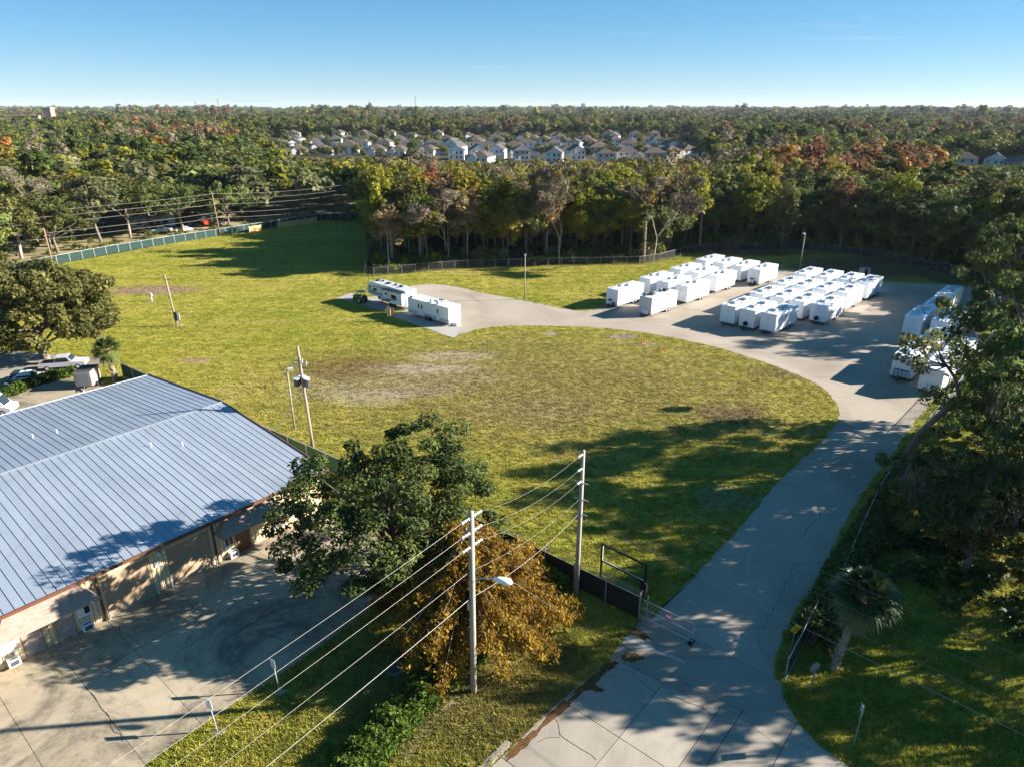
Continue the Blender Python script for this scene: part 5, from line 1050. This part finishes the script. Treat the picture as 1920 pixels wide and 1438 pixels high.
hp = [(house_proto('hip2','hwhite','hbrown'),'two storey white house with brown hip roof'),(house_proto('gable2','hwhite','hgrey'),'two storey white house with grey gable roof'),(house_proto('hip2','hcream','hbrown'),'two storey cream house with brown hip roof'),(house_proto('one','hwhite','hbrown'),'single storey white house with brown hip roof'),
      (house_proto('gable2','hblue','hbrown'),'pale blue two storey house with brown gable roof'),(house_proto('one','hcream','hgrey'),'single storey cream house with grey hip roof'),(house_proto('hip2','hgreys','hgrey'),'two storey grey house with grey hip roof')]
hu = set(); hr = random.Random(12)
def house(k, x, y, rz, where, s_=1.08, grp='houses of the estate beyond the woods'):
    src, lb = hp[k]; o = src if k not in hu else copy_tree(src); hu.add(k)
    o.location = (x, y, 0); o.rotation_euler = (0,0,rz); o.scale = (s_,s_,s_); tag(o, f'{lb}, {where}', 'house', grp)
house_spots = []
rows = [(470,[(-62,3),(28,1),(60,2),(76,0),(92,2),(-20,3)],'nearest row'),(500,[(-38,1),(-24,1),(-10,1),(6,6),(44,1),(108,2),(122,0)],'second row'),
        (545,None,'third row'),(600,None,'fourth row'),(665,None,'fifth row'),(735,None,'sixth row'),(820,None,'last row')]
for y0, lst, nm in rows:
    if lst is None:
        lst = []; xx = -0.30*y0
        while xx < .205*y0: lst.append((xx, hr.choice((0,1,2,3,3,5,0,3,3,2) if y0 > 700 else (0,3,1,3,5,0,3,2)))); xx += hr.uniform(17,23) if y0 < 700 else hr.uniform(20,34)
    for xx, k in lst:
        yy = y0+hr.uniform(-7,7); u = PX(xx,yy,5)[0]; side = 'left third' if u < 790 else ('middle' if u < 1010 else 'right third')
        house(k, xx, yy, hr.choice((0,.15,-.15,math.pi/2,-.3,.3)), f'{side} of {nm}'); house_spots.append((xx,yy))
for k, u, y, rz, lb in ((6,1278,520,.3,'alone behind trees'),(4,1330,500,-.35,'rightmost behind yellow trees'),(1,1255,560,.2,'half hidden behind the yellow trees'),(0,1800,420,1.2,'left of the right edge pair'),(1,1862,410,-.6,'gabled, at right edge'),(6,1912,390,.1,'cut by right edge')):
    x = (u-960)/1280*(y*math.cos(PITCH)+CAM_H*math.sin(PITCH)); house(k, x, y, rz, lb); house_spots.append((x,y))
hsame = {}
for o in col.objects:
    if o.get('category') == 'house': hsame.setdefault(o['label'], []).append(o)
for lb, L_ in hsame.items():
    if len(L_) > 1:
        L_.sort(key=lambda o: PX(o.location.x, o.location.y, 5)[0])
        for i, o in enumerate(L_): o['label'] = f"{lb}, {('first','second','third','fourth','fifth','sixth','seventh','eighth')[min(i,7)]} from left"
# bungalow, fences and cars on the side street beyond the green fence
t = thing('bungalow', 'low white bungalow with pale tin roof under the street oaks', 'house', (*G(285,424), 0), R(35)); MB().mm(-6,6,-4,4,0,2.9).build('wall', MAT['hwhite'], t)
MB().add([(-6.5,-4.6,2.8),(6.5,-4.6,2.8),(6.5,4.6,2.8),(-6.5,4.6,2.8),(-6.5,0,4.6),(6.5,0,4.6)], [(0,1,5,4),(2,3,4,5),(3,0,4),(1,2,5)]).build('roof', MAT['tin'], t)
for xx in (-4,-1,3.4): o = MB().mm(xx-.6,xx+.6,-4.06,-4.001,1,2.3).build('window', MAT['glass'], t); MB().mm(xx-.7,xx+.7,-4.04,-4.0005,.9,1.0).build('sill', MAT['hwhite'], o)
MB().mm(.8,1.8,-4.06,-4.001,0,2.1).build('door', MAT['bdoor'], t)
t = thing('shed', 'dark open carport with red trim beyond the green fence', 'shed', (*G(372,422), 0), R(38))
for xx, yy in ((-3.5,-2.5),(3.5,-2.5),(-3.5,2.5),(3.5,2.5)): MB().mm(xx-.1,xx+.1,yy-.1,yy+.1,0,2.6).build('post', MAT['dgrey'], t)
MB().mm(-4,4,-3,3,2.6,2.8).build('roof', MAT['dgrey'], t); MB().mm(-3.4,3.4,2.4,2.55,0,2.58).build('rear_wall', MAT['dgrey'], t); MB().mm(1.2,3.0,-2.0,1.5,0,1.0).build('workbench', MAT['red'], t); MB().mm(-3.0,-1.4,-2.0,1,0,1.3).build('tarp_pile', MAT['blue'], t)
car('white sedan parked on the side street beyond the green fence', G(330,436), R(35), 'white', 'sedan', 'parked_car', 'cars on the side street'); car('white pickup truck behind the white rail fence', G(283,438), R(30), 'white', 'pickup', 'parked_car', 'cars on the side street')
car('dark car in the carport shade beyond the green fence', G(392,424), R(30), 'dgrey', 'sedan', 'parked_car', 'cars on the side street'); car('silver car glimpsed between trunks at far left', G(165,424), R(30), 'silver', 'sedan', 'parked_car', 'cars on the side street')
def board_fence(label, a, b, mat, h, slat):
    t = thing('board_fence', label, 'fence', (*a, 0), math.atan2(b[1]-a[1], b[0]-a[0])); L = math.hypot(b[0]-a[0], b[1]-a[1])
    n = int(L/2.4)+1
    for k in range(n+1): MB().mm(L*k/n-.07,L*k/n+.07,-.07,.07,-.1,h+.1).build('post', MAT[mat], t)
    for z in slat: MB().mm(0,L,-.1,-.071,z,z+(.16 if len(slat) > 2 else h*.9)).build('board', MAT[mat], t)
board_fence('pale white rail fence behind the green screened fence', G(283,461), G(400,442), 'rail', 1.2, (.2,.55,.9,1.2))
board_fence('new orange timber fence, left length, beyond green fence', G(468,437), G(490,433), 'cedar', 1.8, (.05,)); board_fence('new orange timber fence, middle length, beyond green fence', G(521,429), G(559,423), 'cedar', 1.8, (.05,)); board_fence('new orange timber fence, right length, beyond green fence', G(561,423), G(594,418), 'cedar', 1.8, (.05,))
# far landmarks on the horizon
def far_xy(u, y): return ((u-960)/1280*(y*math.cos(PITCH)+CAM_H*math.sin(PITCH)), y)
t = thing('school_building', 'long terracotta building with square tower on the left horizon', 'building', (*far_xy(60,1150), 0), .1)
MB().mm(-110,20,-12,12,0,19).build('wing', MAT['terra'], t); MB().mm(-111,21,-13,13,19,20.5).build('roof', MAT['rust'], t); MB().mm(25,37,-6,6,0,31).build('tower', MAT['terra'], t); MB().mm(24,38,-7,7,31,32).build('tower_cap', MAT['hcream'], t)
for k in range(6): MB().mm(-100+20*k,-92+20*k,-12.2,-12.01,13,17).build('window', MAT['glass'], t)
t = thing('tower_block', 'pale grey block showing above the far left trees', 'building', (*far_xy(285,1900), 0), .2); MB().mm(-14,14,-10,10,0,24).build('wall', MAT['hwhite'], t); MB().mm(-15,15,-11,11,24,25).build('roof', MAT['lgrey'], t)
for z in (8,13,18):
    for k in range(4): MB().mm(-11+6*k,-8+6*k,-10.2,-10.01,z,z+2.2).build('window', MAT['glass'], t)
for u, y, h_, lb in ((780,2300,62,'lattice cell tower with antennas on the horizon above the houses'),(412,2600,58,'lattice mast on the horizon, right of the left pair'),(370,2700,52,'slim mast on the horizon, left of the left pair')):
    t = thing('cell_tower', lb, 'tower', (*far_xy(u, y), 0))
    m = MB()
    for k in range(3):
        a = 2.1*k; m.tube([(3*math.cos(a),3*math.sin(a),0),(1.0*math.cos(a),1.0*math.sin(a),h_)], .35, 4)
    for z in range(4, int(h_), 6): m.tube([(2.2,0,z),(-1.1,1.9,z+3),(-1.1,-1.9,z+6)], .2, 3)
    m.build('lattice', MAT['dgrey'], t)
    for z in (h_-3, h_-12):
        for k in range(3): a = 2.1*k; MB().box((2.6*math.cos(a),2.6*math.sin(a),z),(1.0,1.0,4.0),a).build('antenna', MAT['lgrey'], t)

# ------------------------------------------------------------------ the woods
WP = {}
for i in range(3): WP[f'oak{i}'] = tree_meshes(f'wood_oak{i}', 100+i, 15, 6.0, .20, 56, 1.6, 95, .30, .26, 'oak', 'bark', 9, .35, inner=.3, nside=4, low=-.8)
for i in range(3): WP[f'tall{i}'] = tree_meshes(f'wood_tall{i}', 120+i, 17, 4.0, .26, 52, 1.25, 85, .27, .15, 'ygreen', 'bark', 9, .4, inner=.3, nside=4, flat=.9)
for i in range(2): WP[f'thin{i}'] = tree_meshes(f'wood_thin{i}', 140+i, 17, 3.6, .32, 36, 1.15, 48, .25, .13, 'tan', 'pbark', 12, .5, inner=.3, nside=4, flat=.9)
for i in range(2): WP[f'bare{i}'] = bare_meshes(f'wood_bare{i}', 160+i, 16, .34, .13, leaves=3200)
WP['pine0'] = tree_meshes('wood_pine', 180, 20, 3.6, .55, 22, 1.3, 80, .3, .24, 'pine', 'bark', 12, .3, flat=.5, nside=4)
WP['palm0'] = palm_meshes('wood_palm', 190, 11.5, .2, 30, 2.0, (.2,.1), 8)
WP['limb0'] = tree_meshes('street_oak', 195, 15, 7.5, .26, 60, 1.5, 90, .27, .30, 'moss', 'bark', 22, .4, inner=.4, nside=5, low=-.6)
WP['limb1'] = tree_meshes('street_oak_b', 196, 14, 7.0, .28, 50, 1.45, 85, .27, .28, 'moss', 'pbark', 18, .45, inner=.45, nside=5, low=-.5)
fence_line = [(-46.5,226),(-34,160),(-32,146.5),(-25.5,148.3),(-12,154),(3,155.7),(12.2,156.8),(29.6,158.5),(34.5,161.5),(43.5,170.4),(49.9,174.4),(73.6,175.8),(85.5,169),(92.5,158),(99,148),(101,131)]
woods_poly = fence_line + [(112,110),(125,97),(220,97),(420,420),(300,1000),(-60,420),(-60,300),(-50,240)]
def inside(p, poly):
    x, y = p; c = False; n = len(poly); j = n-1
    for i in range(n):
        xi, yi = poly[i]; xj, yj = poly[j]
        if (yi > y) != (yj > y) and x < (xj-xi)*(y-yi)/(yj-yi)+xi: c = not c
        j = i
    return c
def dist_line(p, L):
    best = 1e9
    for a, b in zip(L[:-1], L[1:]):
        dx, dy = b[0]-a[0], b[1]-a[1]; t = max(0, min(1, ((p[0]-a[0])*dx+(p[1]-a[1])*dy)/(dx*dx+dy*dy))); best = min(best, math.hypot(p[0]-a[0]-t*dx, p[1]-a[1]-t*dy))
    return best
green_line = [(-150,92),(-122,130),(-107,155.1),(-90.3,184.2),(-75.9,204.6),(-61.7,223.0),(-46,226)]
left_poly = [(-46,226),(-61.7,223),(-75.9,204.6),(-90.3,184.2),(-107,155.1),(-122,130),(-150,92),(-130,80),(-400,120),(-700,700),(-60,700),(-50,240)]
r = random.Random(2024)
taken = {}
def free(x, y, d):
    cx, cy_ = int(x//8), int(y//8)
    for i in range(cx-1, cx+2):
        for j in range(cy_-1, cy_+2):
            for q in taken.get((i,j), ()):
                if (q[0]-x)**2+(q[1]-y)**2 < d*d: return False
    taken.setdefault((cx,cy_), []).append((x,y)); return True
trees = []     # (x, y, mesh key, leaf material, bark, scale, height scale, kind words)
def kind_at(x, y, u, front):
    """mix of species follows what the photograph shows in each stretch of the woods"""
    q = r.random()
    if u < 700: # left: oaks and moss
        tab = ((.34,'oak','oak'),(.56,'oak','olive'),(.64,'oak','moss'),(.76,'tall','ygreen'),(.78,'bare','grey'),(.80,'thin','tan'),(.95,'oak','oakd'),(.96,'tall','gold'),(.965,'tall','orange'),(1,'pine','pine'))
    elif u < 1080:
        tab = ((.30,'tall','ygreen'),(.44,'thin','tan'),(.51,'tall','gold'),(.58,'bare','grey'),(.65,'thin','rust'),(.84,'tall','olive'),(.94,'oak','oak'),(.96,'thin','orange'),(1,'palm','palm'))
    elif u < 1350:
        tab = ((.28,'tall','ygreen'),(.48,'tall','olive'),(.60,'oak','oak'),(.72,'thin','tan'),(.78,'bare','grey'),(.82,'thin','orange'),(.93,'tall','gold'),(.96,'palm','palm'),(1,'oak','oakd'))
    elif u < 1640:
        tab = ((.30,'oak','oak'),(.46,'tall','olive'),(.62,'oak','oakd'),(.72,'tall','ygreen'),(.80,'bare','grey'),(.86,'thin','rust'),(.90,'tall','gold'),(.97,'oak','olive'),(1,'palm','palm'))
    else:
        tab = ((.44,'oak','oakd'),(.70,'oak','oak'),(.82,'oak','olive'),(.90,'tall','olive'),(.94,'pine','pine'),(1,'tall','ygreen'))
    if 1450 < u < 1800 and 215 < y < 330 and r.random() < .42: return ('tall', r.choice(('rust','orange','rust','gold','redl')))
    for p_, k, m_ in tab:
        if q <= p_: return (k, m_)
    return ('oak','oak')
words = {'oak':'dark green oak','oakd':'very dark green oak','olive':'olive green tree','moss':'grey green mossy oak','ygreen':'yellow green tree','gold':'golden leaved tree','orange':'orange leaved tree','rust':'rust brown leaved tree','redl':'red leaved maple','tan':'thin tan leaved tree','grey':'bare grey tree','pine':'tall pine','palm':'cabbage palm'}
def cap_height(x, y, u):
    """trees before the estate stay low enough to leave the roofs in view"""
    if 530 < u < 1345 and y < 440:
        lim = 304 if 820 < u < 1150 else (292 if u < 820 else 296)
        a = math.atan((719-200)/1280)-math.atan((719-lim)/1280); return CAM_H - math.hypot(y,0)*math.tan(a)
    if 1755 < u < 2000 and y < 400: a = math.atan((719-200)/1280)-math.atan((719-308)/1280); return CAM_H - y*math.tan(a)
    return 99
def add_tree(x, y, force=None):
    u = PX(x, y, 8)[0]
    if u < -120 or u > 2040: return
    k, m_ = force or kind_at(x, y, u, 0)
    key = k + str(r.randrange({'oak':3,'tall':3,'thin':2,'bare':2,'pine':1,'palm':1,'limb':2}[k]))
    h0 = {'oak':15,'tall':17,'thin':17,'bare':16,'pine':20,'palm':12,'limb':15}[k]
    hs = r.uniform(.85,1.2); cap = cap_height(x, y, u)
    if h0*hs > cap: hs = cap/h0*r.uniform(.85,1.0)
    if hs < .28: return
    trees.append((x, y, key, m_, max(hs,.45)*r.uniform(.9,1.12)*(1.35 if u < 700 and k == 'oak' else 1.12), hs, u))
# hand placed: the palms and the showy trees along the front of the woods
for u, v, f in ((733,503,('palm','palm')),(786,498,('palm','palm')),(740,470,('thin','rust')),(757,480,('thin','rust')),(820,455,('tall','redl')),(1050,502,('bare','grey')),(840,490,('thin','brown')),(1210,498,('palm','palm')),(1228,497,('bare','grey')),(1695,470,('palm','palm')),(905,495,('tall','ygreen')),(1470,475,('tall','olive')),(990,490,('bare','grey')),(960,480,('tall','gold')),(870,485,('tall','gold'))):
    x, y = G(u, v); y += 2.5; free(x, y, .5); add_tree(x, y, f)
for u, v in ((245,446),(345,436),(432,430),(592,409),(110,478),(40,486),(470,420),(190,455)):
    x, y = G(u, v); free(x, y, 4); add_tree(x, y, ('limb', r.choice(('moss','olive','oak'))))
for u, v in ((12,395),(322,330)): x, y = G(u, v); add_tree(*G(u, v+25), ('tall','orange'))
for _ in range(45000):
    y = 60+(r.random()**.75)*340; x = r.uniform(-.80,.82)*(y*.93+13)
    d = 5.2 if y < 230 else 6.5
    ok = inside((x,y), woods_poly)
    if ok:
        dl_ = dist_line((x,y), fence_line)
        if dl_ < 2.5: continue
        if dl_ < 14: d = 4.0
    else:
        if not inside((x,y), left_poly): continue
        dg = dist_line((x,y), green_line)
        if dg < 26 and -115 < x < -50 : 
            if dg < 20 or r.random() < .7: continue
        if dg < 4: continue
        d = 8.2
    if any((x-h[0])**2+(y-h[1])**2 < 100 for h in house_spots): continue
    if free(x, y, d): add_tree(x, y)
trees.sort(key=lambda t: math.hypot(t[0], t[1]))
def zone(u, y, x):
    if u < 330: return 'beyond the green screened fence at far left'
    if u < 700: return 'beyond the green fence near the field corner'
    near = 'at edge of' if (y < 172 if u < 1250 else y < 190) else 'deep in'
    if u < 860: return f'{near} woods behind the camper'
    if u < 1100: return f'{near} woods behind the lone lamp post'
    if u < 1330: return f'{near} woods behind the left trailer block'
    if u < 1660: return f'{near} woods behind the right trailer block'
    return f'{near} dark woods at right edge'
rest = []
LIM = 300
for i, (x, y, key, m_, ws, hs, u) in enumerate(trees):
    if i >= LIM or u < -60 or u > 1990: rest.append((x, y, key, m_, ws, hs)); continue
    nm = 'palm_tree' if m_ == 'palm' else ('pine_tree' if m_ == 'pine' else ('oak_tree' if key[:3] in ('oak','lim') else ('bare_tree' if key.startswith('bare') else 'tree')))
    wd = words.get(m_, 'dead vine covered tree') if key[:4] != 'limb' else 'wide pale limbed oak'
    plant(nm, f'{wd} {zone(u, y, x)}', 'palm' if m_ == 'palm' else 'tree', WP[key], (x, y), r.uniform(0, 6.28), ws, 'trees of the woods', m_)
    bpy.context.collection  # keep linking explicit
    o = col.objects[-1].parent
    o.scale = (ws, ws, hs)
same = {}
for o in col.objects:
    if o.get('group') == 'trees of the woods': same.setdefault(o['label'], []).append(o)
ordn = ('first','second','third','fourth','fifth','sixth','seventh','eighth','ninth','tenth','eleventh','twelfth')
for lb, L_ in same.items():
    halves = [(L_, '')] if len(L_) <= 10 else [(q, w_) for q, w_ in ((sorted(L_, key=lambda o: o.location.y)[:len(L_)//2], ' nearer,'), (sorted(L_, key=lambda o: o.location.y)[len(L_)//2:], ' farther,'))]
    if len(L_) < 2 or len(L_) > 24: continue
    for L_, w_ in halves:
        L_.sort(key=lambda o: PX(o.location.x, o.location.y, 8)[0])
        for i, o in enumerate(L_): o['label'] = f'{lb},{w_} {ordn[i]} from left'
# ---- far woods: one mass of trees, instanced on points
FK = [('oak','oak'),('oak','oakd'),('oak','olive'),('oak','moss'),('tall','ygreen'),('tall','gold'),('tall','rust'),('bare','grey'),('pine','pine'),('tall','orange')]
def far_proto(name, seed, shape, mat, n, leaf):
    rs = np.random.RandomState(seed)
    if shape == 'oak': cr, zc, rz, ncl, clr = 6.0, 9.0, 5.2, 30, 1.9
    elif shape == 'pine': cr, zc, rz, ncl, clr = 3.2, 15, 4.5, 16, 1.4
    else: cr, zc, rz, ncl, clr = 4.0, 10.5, 6.0, 26, 1.5
    C = crown_centres(rs, ncl, cr-clr*.5, zc, rz, .35, -.6, .4); P, idx, d = cloud(rs, C, clr*rs.uniform(.7,1.3,ncl), max(1, n//ncl), .8)
    V, F = leaf_quads(rs, P, leaf, .35, .62 if shape != 'bare' else .28, out=d*1.5); tint = np.repeat(np.clip(.5+.22*rs.normal(size=ncl)[idx]+.12*rs.normal(size=len(idx)),0,1),4)
    return bpy.data.objects.new(name, fast_mesh(name, V, F, LEAF[mat], tint))
def scatter(name, label, pts, protos, stuffname=None):
    """pts rows: x y z kind rot sx sz"""
    P = np.array(pts); me = bpy.data.meshes.new(name); me.vertices.add(len(P)); me.vertices.foreach_set('co', P[:,:3].astype(np.float32).ravel())
    a = me.attributes.new('kind_id','INT','POINT'); a.data.foreach_set('value', P[:,3].astype(np.int32))
    a = me.attributes.new('spin','FLOAT_VECTOR','POINT'); a.data.foreach_set('vector', np.stack([P[:,7]*0 if P.shape[1] > 7 else P[:,4]*0, P[:,4]*0, P[:,4]],1).astype(np.float32).ravel())
    a = me.attributes.new('size3','FLOAT_VECTOR','POINT'); a.data.foreach_set('vector', np.stack([P[:,5],P[:,5],P[:,6]],1).astype(np.float32).ravel())
    o = link(name, me); tag(o, label, None, None, 'stuff')
    ng = bpy.data.node_groups.new(name+'_nodes','GeometryNodeTree'); ng.interface.new_socket('Geometry', in_out='INPUT', socket_type='NodeSocketGeometry'); ng.interface.new_socket('Geometry', in_out='OUTPUT', socket_type='NodeSocketGeometry')
    nn = ng.nodes; gi, go = nn.new('NodeGroupInput'), nn.new('NodeGroupOutput'); jn = nn.new('GeometryNodeJoinGeometry')
    def attr(nm, typ): x = nn.new('GeometryNodeInputNamedAttribute'); x.data_type = typ; x.inputs['Name'].default_value = nm; return [s for s in x.outputs if s.enabled][0]
    kid, spin, sz = attr('kind_id','INT'), attr('spin','FLOAT_VECTOR'), attr('size3','FLOAT_VECTOR')
    for k, pobj in enumerate(protos):
        eq = nn.new('FunctionNodeCompare'); eq.data_type = 'INT'; eq.operation = 'EQUAL'; ins = [s for s in eq.inputs if s.enabled]; ng.links.new(kid, ins[0]); ins[1].default_value = k
        oi = nn.new('GeometryNodeObjectInfo'); oi.inputs['Object'].default_value = pobj; oi.inputs['As Instance'].default_value = False
        ip = nn.new('GeometryNodeInstanceOnPoints'); ng.links.new(gi.outputs[0], ip.inputs['Points']); ng.links.new(eq.outputs[0], ip.inputs['Selection']); ng.links.new(oi.outputs['Geometry'], ip.inputs['Instance'])
        er = nn.new('FunctionNodeEulerToRotation'); ng.links.new(spin, er.inputs[0]); ng.links.new(er.outputs[0], ip.inputs['Rotation']); ng.links.new(sz, ip.inputs['Scale']); ng.links.new(ip.outputs[0], jn.inputs[0])
    ng.links.new(jn.outputs[0], go.inputs[0]); md = o.modifiers.new('scatter','NODES'); md.node_group = ng
    return o
fp = [far_proto(f'far_{k}_{m_}', 300+i, k, m_, 900, .62) for i, (k, m_) in enumerate(FK)]
ff = [far_proto(f'horizon_{k}_{m_}', 330+i, k, m_, 260, 1.25) for i, (k, m_) in enumerate(FK)]
FKi = {('oak','oak'):0,('oak','oakd'):1,('oak','olive'):2,('oak','moss'):3,('tall','ygreen'):4,('tall','gold'):5,('tall','rust'):6,('bare','grey'):7,('pine','pine'):8,('tall','orange'):9}
mfall = {'tan':7,'redl':6,'olive':2,'oak':0,'palm':0,'brown':7,'oakd':1,'moss':3,'ygreen':4,'gold':5,'rust':6,'grey':7,'pine':8,'orange':9}
pts = [(x, y, 0, mfall[m_], r.uniform(0,6.28), ws, hs) for x, y, key, m_, ws, hs in rest]
rows_lim = lambda x, y: (-.335*y-8 < x < .245*y+8)
for _ in range(30000):
    y = math.sqrt(r.uniform(395**2, 1500**2)); x = r.uniform(-.83,.83)*y
    u = PX(x, y, 8)[0]
    if rows_lim(x, y) and y < 850:
        if y > 470 and r.random() < .10 and all((x-h[0])**2+(y-h[1])**2 > 80 for h in house_spots): pts.append((x, y, 0, r.choice((0,2,4,1)), r.uniform(0,6.28), r.uniform(.45,.8), r.uniform(.4,.62)))
        continue
    if y < 640 and any((x-h[0])**2+(y-h[1])**2 < 260 for h in house_spots): continue
    if 400 > y and inside((x,y), woods_poly): continue
    # patches of colour drift through the canopy
    s_ = math.sin(x*.011+1.3)*math.sin(y*.008+.4)+.5*math.sin(x*.031+y*.017); q = r.random()
    k = (0 if q < .34 else 1 if q < .5 else 2 if q < .68 else 3 if q < .73 else 4 if q < .90 else 7 if q < .915 else 8 if q < .985 else 6 if q < .993 else 5)
    if s_ > .95: k = r.choice((7,6,3,2,2,0))
    if s_ < -.8: k = r.choice((4,0,1,8))
    hs = r.uniform(.8,1.15); cap = cap_height(x, y, u)
    if 12*hs > cap: continue
    pts.append((x, y, 0, k, r.uniform(0,6.28), r.uniform(.75,1.6), hs*r.uniform(.85,1.2)))
for (u, v, k) in ((322,268,9),(12,300,9),(850,235,3)): x, y = G(u, v, 10); pts.append((x, y, 0, k, 0, 1.3, 1.2))
scatter('far_woods', 'unbroken canopy of mixed woods stretching away beyond the houses', pts, fp)
pts = []
for _ in range(26000):
    y = math.sqrt(r.uniform(1500**2, 7500**2)); x = r.uniform(-.83,.83)*y
    s_ = math.sin(x*.0031+1.3)*math.sin(y*.0022+.4)+.5*math.sin(x*.009+y*.005); q = r.random()
    k = (0 if q < .36 else 1 if q < .55 else 2 if q < .70 else 3 if q < .74 else 4 if q < .93 else 7 if q < .95 else 6)
    if s_ > 1.1: k = r.choice((6,7,3,2,0))
    ws = 1.5+y/2200; roll = 1.1+.35*math.sin(x*.0035+.7)*math.sin(y*.002)+.28*math.sin(x*.0105+y*.003)+(.7 if r.random() < .05 else 0); pts.append((x, y, -1, k, r.uniform(0,6.28), ws*r.uniform(.8,1.3), max(.5, roll)*r.uniform(.8,1.3)))
scatter('horizon_woods', 'hazy tree line along the horizon', pts, ff)
# understorey along the fence and inside the edge of the woods
def bush_proto(name, seed, mat, n=150, leaf=.22):
    rs = np.random.RandomState(seed); C = crown_centres(rs, 9, 1.1, .9, .8, .3, -.3, .3); P, idx, d = cloud(rs, C, np.full(9,.55), n//9, .8); V, F = leaf_quads(rs, P, leaf, .3)
    return bpy.data.objects.new(name, fast_mesh(name, V, F, LEAF[mat], np.repeat(rs.uniform(0,1,len(P)),4)))
bp = [bush_proto(f'bush_{m_}', 400+i, m_) for i, m_ in enumerate(('green','oakd','ygreen','oak','grey'))]
fro = palm_meshes('palmetto', 410, .25, .05, 14, 1.1, (0,0), 0); bp.append(bpy.data.objects.new('palmetto_proto', fro[1]))
pts = []
for _ in range(9000):
    y = r.uniform(75,215); x = r.uniform(-60,130)
    if not inside((x,y), woods_poly): continue
    dl_ = dist_line((x,y), fence_line)
    if dl_ < 1.0 or dl_ > 16 or r.random() < dl_/20: continue
    pts.append((x, y, 0, r.choice((0,1,1,2,3,3,5,5,5,4)), r.uniform(0,6.28), r.uniform(.7,1.6), r.uniform(.7,2.0)))
for _ in range(900):
    y = r.uniform(120,250); x = r.uniform(-170,-46)
    if not inside((x,y), left_poly): continue
    dg = dist_line((x,y), green_line)
    if 1.5 < dg < 45 and r.random() < .55: pts.append((x, y, 0, r.choice((0,1,2,3,3,5)), r.uniform(0,6.28), r.uniform(.5,1.2), r.uniform(.4,1.2)))
for _ in range(1600):      # scrub under the right hand oaks
    x = r.uniform(24,100); y = r.uniform(36,120); 
    if y < 34+(x-20)*.85 or True:
        d_ = (x-rightW[0][0]); 
        yb = np.interp(x, [p[0] for p in rightW], [p[1] for p in rightW])
        if y < yb-3.0 and y > yb-26 and not (x < 34 and y < 39): pts.append((x, y, 0, r.choice((1,1,3,0,5)), r.uniform(0,6.28), r.uniform(.5,1.1), r.uniform(.4,1.0)))
scatter('underbrush', 'tangled palmetto and shrub underbrush along the wood edges', pts, bp)

# ------------------------------------------------------------------ grass tufts over the lawn
def tuft(name, seed, n, h, spread, wd):
    rs = np.random.RandomState(seed); V, T = [], []
    for k in range(n):
        a = rs.uniform(0,6.28); b = rs.uniform(0,spread); p = np.array([math.cos(a)*b, math.sin(a)*b, -.01]); q = rs.uniform(0,6.28); L = h*rs.uniform(.6,1.3); t_ = np.array([math.cos(q),math.sin(q),0])*wd; ln = np.array([rs.normal(),rs.normal(),0])*L*.45
        V += [p-t_, p+t_, p+ln+np.array([0,0,L])]; T += [rs.uniform(0,1)]*3
    V = np.array(V); return bpy.data.objects.new(name, fast_mesh(name, V, np.arange(len(V)).reshape(-1,3), LEAF['grassm'], np.array(T)))
gpz = [tuft('tuft_a', 1, 16, .13, .24, .018), tuft('tuft_b', 2, 12, .17, .20, .02), tuft('tuft_c', 3, 9, .22, .22, .022)]
lotP, apP = lot0, apron_poly
yardW = [B2W(*p) for p in yl]; bfoot = [B2W(.0,0),B2W(BL,0),B2W(BL,-BW),B2W(0,-BW)]
pads = [[(-31.6,131.0),(-33.6,127.1),(-27.5,122.0),(-22.1,117.3),(-19.9,119.8),(-26.5,127)],[(-21.5,115.5),(-9.5,103.0),(-6.8,106.8),(-17.5,117.3),(-19.4,118.2)],[(9.0,38.4),(7.6,36.9),(6.6,35.4),(12,31.2),(16.6,31.0),(17.2,33.3),(13.4,36.4),(9.6,39.4)]]
bare = [(84,154,24,13),(96,134,10,16)]+[(*G(u, v), rx, ry) for u, v, rx, ry in ((790,692,8,2.0),(850,670,6,2.2),(690,745,5,3),(285,545,8,3),(368,677,2.2,.9),(1168,632,2.2,1.2))]
pts = []
rs = np.random.RandomState(9)
SL = [[(-62,66),(-50,76),(-54,84),(-60,86),(-90,70),(-95,50)],[(-60,87),(-57,93),(-90,100),(-120,100),(-110,70),(-88,72)]]
for _ in range(270000):
    y = 22+(rs.rand()**1.35)*205; x = rs.uniform(-.80,.80)*(y*.93+13)
    if not inside((x,y), lawn_poly): continue
    if inside((x,y), lotP) or inside((x,y), apP) or inside((x,y), yardW) or inside((x,y), bfoot) or any(inside((x,y), q) for q in pads+SL): continue
    if any(((x-b[0])/b[2])**2+((y-b[1])/b[3])**2 < 1 and rs.rand() < .6 for b in bare): continue
    k = rs.choice(3, p=(.55,.33,.12)); s_ = rs.uniform(.7,1.4); pts.append((x, y, 0, k, rs.uniform(0,6.28), s_*(1+y/160), s_))
scatter('lawn_grass', 'short yellow green grass covering the field and verges', pts, gpz)

# ------------------------------------------------------------------ thin haze filling the air
hz = MB().mm(-8700, 8700, -600, 9200, -3, 68).build('haze', None); tag(hz, 'thin pale haze in the air', None, None, 'stuff')
hm = bpy.data.materials.new('haze'); hm.use_nodes = True; hn = hm.node_tree; hn.nodes.clear()
hv = hn.nodes.new('ShaderNodeVolumePrincipled'); hv.inputs['Color'].default_value = (.80,.88,1.0,1); hv.inputs['Density'].default_value = 3.2e-5; hv.inputs['Anisotropy'].default_value = 0.1
ho = hn.nodes.new('ShaderNodeOutputMaterial'); hn.links.new(hv.outputs[0], ho.inputs['Volume']); hz.data.materials.append(hm)
